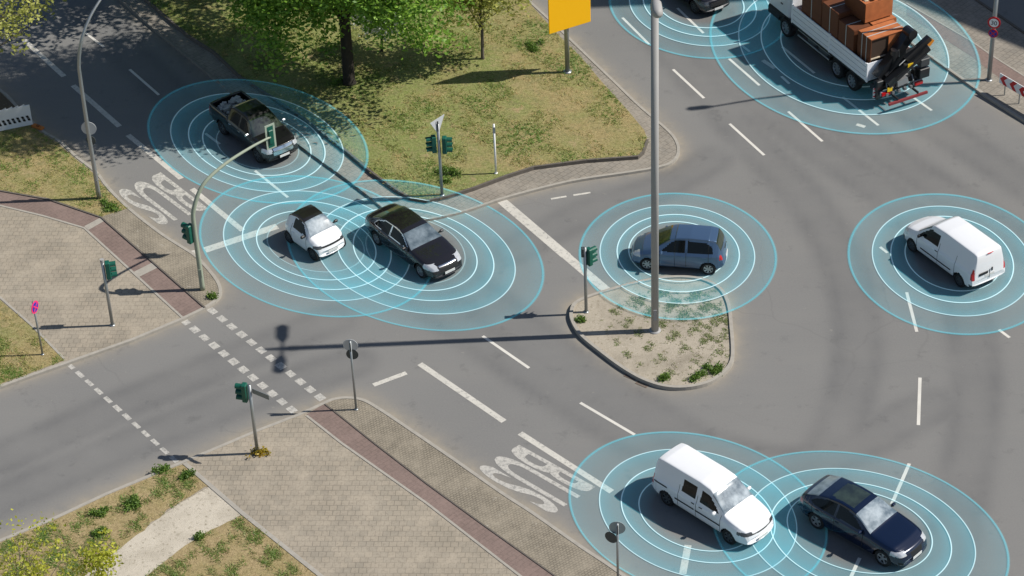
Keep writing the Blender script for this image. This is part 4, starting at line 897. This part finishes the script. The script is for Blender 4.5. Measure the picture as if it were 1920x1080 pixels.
# right lamp post with signs
e, h = pole('lamp_post', (1854, 150), -60, .10, MAT['galv'], 'tall grey lamp post on the right pavement carrying a red-ringed speed limit sign', 'lamp post', 'street lamps')
MB().tube([(0, 0, h-.1), (0, -.28, 8.6), (0, -.62, 11), (0, -1.1, 13.2)], [.09, .075, .065, .055], 10).build('arm', MAT['galv'], e, True); MB().tube([(.1, -1.08, 13.2), (-.25, -1.12, 13.3), (-.85, -1.2, 13.35), (-1.0, -1.22, 13.35)], [.06, .17, .17, .06], 12).build('lamp_head', MAT['signback'], e, True)
nn = (-.45, -1, 0); z1 = hgt((1854, 150), 40); z2 = hgt((1854, 150), 60)
d1 = MB().disc((-.03, -.12, z1), nn, .30, .02).build('speed_sign', MAT['red'], e); d2 = MB().disc((-.0365, -.1345, z1), nn, .215, .02).build('white_face', MAT['white'], d1)
cu = bpy.data.curves.new('t', 'FONT'); cu.body = '30'; cu.size = .30; cu.align_x = 'CENTER'; cu.extrude = .002; to = bpy.data.objects.new('t', cu); COL.objects.link(to); bpy.context.view_layer.update()
m0 = to.evaluated_get(bpy.context.evaluated_depsgraph_get()).to_mesh(); aa = math.atan2(nn[1], nn[0])+math.pi/2
V_ = [(v.co.x*math.cos(aa)-(-v.co.z-.014)*math.sin(aa)*-1*-1-.0365, v.co.x*math.sin(aa)+0-.1345, v.co.y+z1-.105) for v in m0.vertices]
nv = np.array(nn)/np.linalg.norm(nn); V_ = [(x*1.0+nv[0]*.014, y+nv[1]*.014, z) for x, y, z in [(v.co.x*math.cos(aa)-.0365+nv[0]*v.co.z, v.co.x*math.sin(aa)-.1345+nv[1]*v.co.z, v.co.y+z1-.105) for v in m0.vertices]]
me_ = bpy.data.meshes.new('number'); me_.from_pydata(V_, [], [tuple(p.vertices) for p in m0.polygons]); bpy.data.objects.remove(to); link('number', me_, MAT['black'], d1)
d1 = MB().disc((-.03, -.12, z2), nn, .22, .02).build('no_stopping_sign', MAT['red'], e); c2 = (-.0365, -.1345, z2); MB().disc(c2, nn, .17, .02).build('blue_face', MAT['blue'], d1)
bars(d1, c2, nn, .17, .022, (R_(45), ), MAT['red'], 'red_bar', .012); bars(d1, c2, nn, .17, .022, (R_(135), ), MAT['red'], 'red_bar', .0165)
# chevron board
A_, B_ = at(1882, 179, ZP), at(1909, 195, ZP); d_ = (B_-A_); L_ = np.linalg.norm(d_); d_ /= L_; e = empty('chevron_board', tuple(A_), math.atan2(d_[1], d_[0])); tag(e, 'low red and white chevron board with arrows pointing left, on the right pavement', 'road sign')
m_ = MB(); m_.box((1.5, 0, .78), (3.7, .03, .5)); bd = m_.build('board', MAT['white'], e)
m_ = MB()
for k in range(6):
    x0 = -.3+k*.6; v = [(x0+.22, -.02, 1.02), (x0+.47, -.02, 1.02), (x0+.25, -.02, .78), (x0+.47, -.02, .54), (x0+.22, -.02, .54), (x0, -.02, .78)]
    m_.add(v+[(x, -.0152, z) for x, _, z in v], [(0, 5, 2, 1), (5, 4, 3, 2)]+[(i, (i+1) % 6, 6+(i+1) % 6, 6+i) for i in range(6)])
m_.build('red_chevrons', MAT['red'], bd)
for x in (0, L_, 2.6): m_ = MB(); m_.tube([(x, .04, 0), (x, .04, .98)], .03, 8); m_.build('post', MAT['galv'], e)
# white barrier with black marks, left
A_, B_ = at(-95, 268, ZP), at(62, 236, ZP); d_ = B_-A_; L_ = np.linalg.norm(d_); d_ /= L_; e = empty('site_barrier', tuple(A_), math.atan2(d_[1], d_[0])); tag(e, 'white barrier panel with rows of slanted black marks, cut off by the left edge', 'barrier')
m_ = MB(); m_.box((L_/2, 0, .62), (L_, .05, 1.05)); bd = m_.build('panel', pmat('barrier_white', (.72, .74, .76), .5), e)
m_ = MB(); n_ = int(L_/.22)
for k in range(n_):
    x = .1+k*.22
    for q, zz in enumerate((.55, .40)):
        xx = x+(.05 if q else 0); m_.add([(xx, -.028, zz-.06), (xx+.12, -.028, zz-.07), (xx+.07, -.028, zz+.07), (xx-.05, -.028, zz+.07)], [(0, 1, 2, 3)])
m_.build('black_marks', MAT['black'], bd)
m_ = MB(); [m_.add([(k*.28, 0, 1.14), (k*.28+.28, 0, 1.14), (k*.28+.24, 0, 1.24)], [(0, 1, 2)]) for k in range(int(L_/.28))]; m_.build('jagged_top', pmat('barrier_edge', (.6, .62, .64), .5), bd)
for x in (.3, L_-.1): MB().box((x, .06, .3), (.05, .05, .6)).build('support', MAT['galv'], e)
m_ = MB(); A_ = at(66, 238, ZP); 
ft = empty('barrier_foot', tuple(A_), R_(-35)); tag(ft, 'orange rubber foot block at the right end of the white barrier', 'barrier foot')
MB().box((.18, 0, .06), (.62, .26, .12), bev=.03).build('block', pmat('orange_rubber', (.42, .14, .03), .8, var=.3), ft); MB().box((.2, 0, .145), (.16, .12, .05), bev=.015).build('lug', pmat('dark_orange_rubber', (.22, .07, .02), .8), ft)
# building outside the frame whose shade falls across the top right
BQ = [(60.0, 92.4), (48.8, 103.9), (47.8, 105.0), (33.2, 105.05), (33.2, 135), (80, 135), (80, 92.4)]
H_ = 30.0; e = empty('apartment_block', (50, 115, 0)); tag(e, 'plain rendered apartment block beyond the right pavement, shading the road at the top edge', 'building')
m_ = MB(); n_ = len(BQ); v = [(x-50, y-115, z) for z in (0, H_) for x, y in BQ]; m_.add(v, [(i, (i+1) % n_, n_+(i+1) % n_, n_+i) for i in range(n_)]+[(7, 8, 9, 13), (13, 9, 10, 12), (10, 11, 12)]); m_.build('wall', pmat('render_wall', (.42, .39, .34), .9, var=.1), e)
for fl in range(9):
    for k in range(8): MB().box((33.17-50, 108+k*3.1-115, 2+fl*3.1), (.08, 1.3, 1.6)).build('window', MAT['glass'], e)
#@@PLANTS
# ------------------------------------------------------------------ plants
def leafmat(name, a, b_, trans=.35):
    m, n, b = newmat(name); at_ = attr(n, 'shade')
    c = mix(n, at_, a, b_); n.links.new(c, b.inputs['Base Color']); b.inputs['Roughness'].default_value = .55
    tr = n.nodes.new('ShaderNodeBsdfTranslucent'); n.links.new(mix(n, .0, c, c), tr.inputs['Color']); ms = n.nodes.new('ShaderNodeMixShader'); ms.inputs[0].default_value = trans
    o = n.nodes['Material Output']; n.links.new(b.outputs[0], ms.inputs[1]); n.links.new(tr.outputs[0], ms.inputs[2]); n.links.new(ms.outputs[0], o.inputs['Surface']); return m
LF_G = leafmat('fresh_green_leaf', (.09, .21, .02), (.30, .49, .06)); LF_Y = leafmat('yellow_green_leaf', (.24, .27, .05), (.58, .58, .16), .4)
LF_B = leafmat('bush_leaf', (.30, .34, .03), (.62, .62, .08), .45); LF_W = leafmat('white_blossom', (.45, .50, .42), (.85, .85, .82), .3); LF_K = leafmat('weed_leaf', (.07, .15, .02), (.22, .34, .06), .4)
BARK = pmat('bark', (.035, .028, .022), .95, var=.3, vs=6); BARKL = pmat('light_bark', (.12, .10, .08), .95, var=.3, vs=6)
def leaves(centres, per, spread, size, rng, flat=.5):
    C = np.repeat(centres, per, 0); n = len(C); P = C+rng.normal(0, 1, (n, 3))*np.array([spread, spread, spread*.7])
    sh = np.clip(np.repeat(rng.uniform(0, .75, len(centres)), per)+rng.uniform(-.25, .35, n), 0, 1)
    a = rng.normal(0, 1, (n, 3)); a[:, 2] *= flat; a /= np.linalg.norm(a, axis=1)[:, None]; b = rng.normal(0, 1, (n, 3)); b = np.cross(a, b); b /= np.linalg.norm(b, axis=1)[:, None]
    s = size*rng.uniform(.6, 1.3, n)[:, None]; V = np.stack([P-a*s, P+b*s*.55, P+a*s, P-b*s*.55], 1).reshape(-1, 3)
    return V, np.arange(4*n).reshape(-1, 4), sh
def leafmesh(name, V, F, sh, mat, parent):
    me = bpy.data.meshes.new(name); me.from_pydata(V.tolist(), [], F.tolist()); a = me.attributes.new('shade', 'FLOAT', 'FACE'); a.data.foreach_set('value', sh.astype(np.float32)); return link(name, me, mat, parent)
def tree(name, base, z0, H, rc, zc, hz, label, cat='tree', trunk=.25, ncl=700, per=40, spread=.38, size=.13, leaf=LF_G, bark=BARK, seed=1, hollow=.45, limbs=14, group='trees', off=(0, 0), lean=0, keep=None, low=1.0):
    rng = np.random.default_rng(seed); B = base; e = empty(name, tuple(B)); tag(e, label, cat, group)
    C = []; 
    while len(C) < ncl:
        p = rng.normal(0, 1, 3); p /= np.linalg.norm(p); r = (hollow+(1-hollow)*rng.random())**.8
        lob = 1+.22*math.sin(3*math.atan2(p[1], p[0])+seed)+.15*math.sin(5*p[2]+2*math.atan2(p[1], p[0])+seed*2)
        q = p*r*lob*np.array([rc, rc, hz*(low if p[2] < 0 else 1)])+np.array([off[0], off[1], zc])
        if p[2] < 0 and low < 1: q[:2] *= 1+.55*p[2]**2
        if q[2] < 1.6*min(1, H/6) and H > 3: continue
        if keep is not None and not keep(q): continue
        C.append(q)
    C = np.array(C); V, F, sh = leaves(C, per, spread, size, rng)
    m_ = MB(); top = H*.86; m_.tube([(0, 0, -.1), (0, 0, .15), (.05, .02, top*.35), (-.06, .08, top*.65), (.05, 0, top)], [trunk*1.5, trunk*1.05, trunk*.85, trunk*.5, trunk*.12], 10); m_.build('trunk', bark, e, True)
    m_ = MB()
    for i in rng.choice(len(C), min(limbs, len(C)), replace=False):
        c = C[i]; z0_ = min(max(1.5*min(1, H/6), c[2]*rng.uniform(.35, .7)), top*.9); mid = np.array([c[0]*.45, c[1]*.45, (z0_+c[2])*.5+.2])+rng.normal(0, .15, 3)
        m_.tube([(0, 0, z0_), mid, c], [trunk*.32, trunk*.2, trunk*.06], 6)
        for _ in range(2):
            c2 = C[rng.integers(len(C))]
            if np.linalg.norm(c2-mid) < rc*.8: m_.tube([mid, (mid+c2)/2+rng.normal(0, .12, 3), c2], [trunk*.14, trunk*.09, trunk*.03], 5)
    m_.build('limbs', bark, e, True); leafmesh('crown', V, F, sh, leaf, e); return e
tree('broadleaf_tree', at(655, 155, ZG), ZG, 19, 4.9, 8.9, 10.2, 'large bright green tree with a thick dark trunk on the green', trunk=.27, ncl=2600, per=58, spread=.40, size=.115, seed=3, limbs=34, low=.54, hollow=.3)
b3 = at(620, -75, ZG); tree('broadleaf_tree', b3, ZG, 14, 4.6, 9.0, 5, 'broad leafy tree behind the green beyond the top edge, shading the left road', trunk=.25, ncl=520, per=38, spread=.45, size=.15, seed=5, limbs=26)
tree('broadleaf_tree', at(330, -30, ZG), ZG, 13, 4.3, 8.4, 4.6, 'leafy tree beside the left road just beyond the top edge', trunk=.2, ncl=420, per=38, spread=.45, size=.15, seed=6, limbs=22)
tree('young_tree', at(905, 110, ZG), ZG, 6.2, 2.1, 4.1, 2.3, 'slim young tree with sparse pale leaves on the green, left of the yellow panel', trunk=.075, ncl=330, per=17, spread=.22, size=.1, leaf=LF_Y, bark=BARKL, seed=8, limbs=20, hollow=.2)
tree('blossom_shrub', at(716, 96, ZG), ZG, 3.2, 1.15, 2.0, 1.1, 'shrub covered in white blossom just right of the thick dark trunk', 'shrub', trunk=.06, ncl=130, per=30, spread=.17, size=.07, leaf=LF_W, bark=BARK, seed=4, limbs=12, group=None)
tree('roadside_tree', at(-95, 262, ZP), ZP, 10, 4.0, 7.6, 3.4, 'sparse yellow-green tree reaching into the upper left corner', trunk=.2, ncl=300, per=24, spread=.26, size=.10, leaf=LF_Y, bark=BARKL, seed=11, limbs=50, hollow=.3, off=(2.0, .3))
tree('young_tree', at(75, 1235, ZP), ZP, 6.2, 1.9, 4.0, 1.9, 'yellow-green young tree top rising from the bottom left corner', trunk=.06, ncl=80, per=17, spread=.19, size=.07, leaf=LF_B, bark=BARKL, seed=14, limbs=30, hollow=.1)
tree('young_tree', at(205, 1180, ZP), ZP, 4.6, .75, 3.4, 1.0, 'small yellow-green sapling top on the bottom edge above the sand path', trunk=.04, ncl=34, per=26, spread=.17, size=.075, leaf=LF_B, bark=BARKL, seed=17, limbs=14, hollow=.1)
def weed(px, z0, r, label, n=60, leaf=LF_K, hh=.10, seed=0, cat='weed', name='weed_clump'):
    rng = np.random.default_rng(seed+int(px[0])); B = at(*px, z0); sc_ = rng.normal(0, r*.42, (5, 2)); pk = sc_[rng.integers(0, 5, n)]+rng.normal(0, r*.16, (n, 2)); C = np.c_[pk, np.abs(rng.normal(0, hh*.5, n))+.02]
    V, F, sh = leaves(C, 8, .07, .045, rng, 1.2); e = empty(name, tuple(B)); tag(e, label, cat, 'weed clumps'); leafmesh('leaves', V, F, sh, leaf, e)
    m_ = MB(); [m_.tube([(0, 0, -.02), tuple(C[i])], .008, 4) for i in range(0, n, 6)]; m_.build('stems', BARKL, e)
for px, z0, r, lb in [((208, 384), ZP, .55, 'bushy green clump at the foot of the curved lamp post'), ((655, 148), ZG, .7, 'green shoots growing round the thick tree trunk'), ((848, 330), ZG, .75, 'green bush on the green just right of the two-headed signal'),
    ((302, 884), ZP, .22, 'small green clump on the kerb of the side road'), ((250, 942), ZP, .42, 'widest green clump in the middle of the lower left verge'), ((186, 963), ZP, .3, 'green clump in the lower left verge, left of the widest one'), ((350, 893), ZP, .28, 'green clump near the pointed tip of the lower left verge'),
    ((1307, 709), ZP, .25, 'bright green tuft at the bottom rim of the gravel island'), ((1342, 695), ZP, .38, 'long green tuft at the lower right rim of the gravel island'), ((1245, 712), ZP, .17, 'small green tuft right of the drain covers on the gravel island'), ((1090, 601), ZP, .14, 'tiny green tuft near the left tip of the gravel island'),
    ((402, 557), ZP, .16, 'little weed at the kerb corner beside the curved green mast'), ((372, 1010), ZP, .2, 'green clump at the top edge of the verge right of the sand path'), ((1000, 90), ZG, .5, 'green patch of weeds left of the yellow panel post'), ((185, 1000), ZP, .3, 'low green clump below the lower left verge clumps')]:
    weed(px, z0+.01, r, lb, n=int(40+170*r))
e = empty('yellow_weeds', tuple(at(484, 851, ZP))); tag(e, 'yellow weeds round the foot of the signal with the street-name plate', 'weed', 'weed clumps')
rng = np.random.default_rng(2); V, F, sh = leaves(np.c_[rng.normal(.08, .2, 40), rng.normal(0, .1, 40), rng.uniform(.02, .2, 40)], 6, .05, .06, rng); leafmesh('leaves', V, F, sh, leafmat('yellow_flower', (.25, .22, .02), (.55, .36, .03)), e)
# blades of grass and small herbs scattered over the verges: nobody could count them
def inside(poly, n, rng):
    P = np.array([p[:2] for p in poly]); lo, hi = P.min(0), P.max(0); lo = np.maximum(lo, [-30, 60]); hi = np.minimum(hi, [30, 116]); o = []
    while sum(map(len, o)) < n:
        q = rng.uniform(lo, hi, (n, 2)); o.append(q[inpoly(q, [tuple(p) for p in P])])
    return np.concatenate(o)[:n]
def tufts(name, px, z0, n, hgt_, a, b_, seed, clump=1.2, thr=0.0, wd=.022):
    rng = np.random.default_rng(seed); P = inside(pts3(px, z0), n, rng)
    k = rng.uniform(0, 1, (60, 2))*[60, 56]+[-30, 60]; ph = sum(np.sin(P[:, 0]*f1+P[:, 1]*f2+f3) for f1, f2, f3 in ((1.7/clump, .9/clump, 1), (-1.1/clump, 2.1/clump, 3), (3.1/clump, -1.3/clump, 5), (.6, .8, 2), (4.3/clump, 3.7/clump, 0)))
    m = ph+rng.normal(0, .8, len(P)) > thr; P = P[m]; g = np.clip(.5+.2*ph[m]+rng.normal(0, .22, m.sum()), 0, 1); nb = 5; P = np.repeat(P, nb, 0)+rng.normal(0, .05, (len(P)*nb, 2)); g = np.repeat(g, nb); N = len(P)
    t = rng.uniform(0, 6.28, N); h = hgt_*rng.uniform(.4, 1.4, N); l = rng.normal(0, 1.3, (N, 2))*h[:, None]
    A = np.c_[P-np.c_[np.cos(t), np.sin(t)]*wd, np.full(N, z0)]; Bq = np.c_[P+np.c_[np.cos(t), np.sin(t)]*wd, np.full(N, z0)]; T_ = np.c_[P+l, z0+h]
    me = bpy.data.meshes.new(name); me.from_pydata(np.stack([A, Bq, T_], 1).reshape(-1, 3).tolist(), [], np.arange(3*N).reshape(-1, 3).tolist()); at_ = me.attributes.new('shade', 'FLOAT', 'FACE'); at_.data.foreach_set('value', g.astype(np.float32))
    tag(link(name, me, leafmat(name+'_blades', a, b_, .25)), kind='stuff')
DRY, GRN = (.50, .37, .16), (.15, .25, .04)
tufts('green_grass', GR+[(900, -60), (200, -160)], ZG, 24000, .06, DRY, GRN, 1, 1.5)
tufts('left_verge_grass', G1, ZP, 4500, .06, DRY, GRN, 2, .8)
tufts('corner_verge_grass', [(-60, 520)]+G2[1:-1]+[(-60, 745)], ZP, 3200, .06, DRY, GRN, 3, .8)
tufts('lower_verge_grass', [(0, 1020), (100, 980), (200, 933), (330, 878), (385, 912), (330, 945), (270, 990), (210, 1038), (150, 1083), (0, 1120)], ZP, 4500, .06, (.36, .27, .14), GRN, 4, .5, .3)
tufts('lower_verge_grass', [(455, 970), (380, 1006), (318, 1048), (262, 1092), (610, 1092)], ZP, 3500, .06, (.38, .29, .15), GRN, 5, .5, .2)
tufts('island_weeds', [(1120, 600), (1200, 545), (1340, 545), (1365, 600), (1368, 680), (1320, 714), (1250, 716), (1180, 680)], ZP, 7000, .035, (.34, .30, .17), (.19, .24, .08), 6, .35, 1.2)
#@@HALOS
# ------------------------------------------------------------------ flat sensor rings hovering round each vehicle
def m_halo(name, col, use_attr, alpha=.8, em=0.):
    m, n, b = newmat(name); n.nodes.remove(b); o = n.nodes['Material Output']
    d = n.nodes.new('ShaderNodeBsdfDiffuse'); d.inputs['Color'].default_value = (*col, 1); tr = n.nodes.new('ShaderNodeBsdfTransparent'); ms = n.nodes.new('ShaderNodeMixShader')
    sh = d.outputs[0]
    if em:
        e_ = n.nodes.new('ShaderNodeEmission'); e_.inputs['Color'].default_value = (*col, 1); e_.inputs['Strength'].default_value = em; ad = n.nodes.new('ShaderNodeAddShader'); n.links.new(sh, ad.inputs[0]); n.links.new(e_.outputs[0], ad.inputs[1]); sh = ad.outputs[0]
    if use_attr: n.links.new(attr(n, 'alpha'), ms.inputs[0])
    else: ms.inputs[0].default_value = alpha
    n.links.new(tr.outputs[0], ms.inputs[1]); n.links.new(sh, ms.inputs[2]); n.links.new(ms.outputs[0], o.inputs['Surface']); return m
H_FILL = m_halo('cyan_film', (.16, .80, 1.0), True, em=.10); H_RIM = m_halo('teal_rim', (.16, .70, .84), True, em=.08); H_LINE = m_halo('pale_ring', (.66, .93, 1.0), True, em=.10)
NS = 240
_RZ = []
for pl, zz in ((LU+LUb+[(-400, 850), (-400, 20)], ZP+.04), (LU2+LU2b+[(1100, 1400), (-400, 1400)], ZP+.04), (L3a+L3b[1:]+[(900, -500), (-200, -500)], ZP+.045), (RSk+[(2300, 330), (2400, -300), (1500, -400)], ZP+.04), (ISL, ZP+.08), (GR+[(900, -480), (-100, -480)], ZG+.045)):
    _RZ.append((np.array([p[:2] for p in pts3(pl, ZG if zz > ZG else ZP)]), zz))
def drape(q):
    x = np.atleast_2d(q[:, :2]); z = np.full(len(x), .012)
    for P, zz in _RZ:
        m = inpoly(x, [tuple(p) for p in P]); d = np.full(len(x), 1e9)
        for a, b in zip(P, np.roll(P, -1, 0)):
            ab = b-a; t = np.clip(((x-a)@ab)/(ab@ab+1e-9), 0, 1); d = np.minimum(d, np.linalg.norm(x-(a+t[:, None]*ab), axis=1))
        z = np.where(m | (d < .13), np.maximum(z, zz), z)
    return z
def ell(E_, z, s=1.0, ph=None):
    cx, cy, A, B, yr = E_; A, B, yr = A*s, B*s, yr*s; rho = max(-.95, min(.95, yr/B)); out = []
    for k in range(NS):
        t = 2*math.pi*k/NS; out.append((cx+A*math.cos(t), cy+B*(rho*math.cos(t)+math.sqrt(1-rho*rho)*math.sin(t))))
    q = np.array([at(x, y, 0) for x, y in out])
    for _ in range(2):
        zz = drape(q); q = np.array([at(x, y, h) for (x, y), h in zip(out, zz)])
    q[:, 2] += z; return q
def halo(rings, z, label, lastfade=.75):
    cx, cy = rings[-1][:2]; O = at(cx, cy, 0); e = empty('sensor_halo', tuple(O)); tag(e, label, 'sensor rings', 'glowing sensor rings round the vehicles')
    def mesh(nm, loops, al, mat):
        V = np.concatenate([np.array(l) for l in loops])-O; F = [(i*NS+k, i*NS+(k+1) % NS, (i+1)*NS+(k+1) % NS, (i+1)*NS+k) for i in range(len(loops)-1) for k in range(NS)]
        me = bpy.data.meshes.new(nm); me.from_pydata(V.tolist(), [], F); a = me.attributes.new('alpha', 'FLOAT', 'POINT'); a.data.foreach_set('value', np.repeat(al, NS).astype(np.float32)); return link(nm, me, mat, e)
    n = len(rings); L_, al = [], []
    base = [.075, .145, .16, .12, .06, .04]
    for i, r_ in enumerate(rings):
        b0 = base[i]
        L_.append(ell(r_, z)); al.append(b0*1.35)
        nxt = rings[i+1] if i+1 < n else tuple(r_[:2])+tuple(q*lastfade for q in r_[2:])
        for f in (.14, .28, .42, .56, .7, .84, .985):
            mid = tuple((1-f)*p+f*q for p, q in zip(r_, nxt)); L_.append(ell(mid, z)); al.append(b0*(1.35-.55*min(1, f*1.6)) if i+1 < n else b0*.8*(1-f/.985))
    mesh('film', L_, al, H_FILL)
    for i, r_ in enumerate(rings):
        w = 3.2/r_[2] if i == 0 else 1.6/r_[2]; amp = [.34, .58, .74, .74, .28, .18][i]
        loops = [ell(r_, z+.0015, 1+w), ell(r_, z+.0015, 1+w*.35), ell(r_, z+.0015, 1-w*.35), ell(r_, z+.0015, 1-w)]
        if i == 0: a_ = [0, amp, amp, 0]
        else: a_ = [0, amp, amp, 0]
        mesh('ring', loops, a_, H_RIM if i == 0 else H_LINE)
HS = [([(483.5, 265, 205.5, 116, 27), (482, 267, 162, 92.5, 22), (481.5, 268.5, 128, 74.5, 18), (481.5, 271, 101.5, 58, 14), (483, 272, 77, 45, 11)], 'cyan rings round the black pickup truck in the tree shade'),
 ([(594, 462, 219, 132, 27), (594, 461, 175, 103, 22), (594, 460, 139.5, 83, 18), (593, 460, 112, 65, 14), (592, 459, 91, 51, 11)], 'cyan rings round the tiny white two-seat car'),
 ([(779, 479, 239.5, 141, 36), (779, 479, 187, 110, 27), (779, 477, 147, 87, 21), (778.5, 474, 116, 71, 17), (779, 470, 93, 62, 14)], 'cyan rings round the long black saloon car'),
 ([(1271, 481, 184, 118, 5), (1270, 477, 145, 92, 5), (1271.6, 475, 114.6, 72.5, 4), (1271, 472, 92, 56, 3)], 'cyan rings round the blue-grey minivan, reaching over the gravel island'),
 ([(1785, 496, 194, 131.5, 21), (1785.5, 490, 150, 103, 17), (1785.3, 487, 115, 81, 14), (1787, 484, 90, 62, 12)], 'cyan rings round the white windowless panel van'),
 ([(1309, 967, 241, 156, 36), (1309, 965, 185, 122, 27), (1309, 964, 144, 92, 23), (1309, 963, 111, 71, 18)], 'cyan rings round the white window van'),
 ([(1614, 1012, 277, 165, 42), (1614, 1008, 215, 129, 30), (1614, 1006, 170, 102, 24), (1612, 997, 136, 79, 20)], 'cyan rings round the dark blue sloping-back car'),
 ([(1312, 14, 169, 96, 15), (1312, 12, 132, 75, 13), (1312, 9, 106, 60, 11), (1312, 6, 83, 47, 9)], 'cyan rings round the black car at the top edge'),
 ([(1584.5, 98, 252.5, 154, 34), (1582, 92, 197, 124, 27), (1583, 90, 156, 98, 22), (1584, 88, 120, 76, 17)], 'cyan rings round the crane lorry')]
for i, (rg, lb) in enumerate(HS): halo(rg, .0035*i, lb)
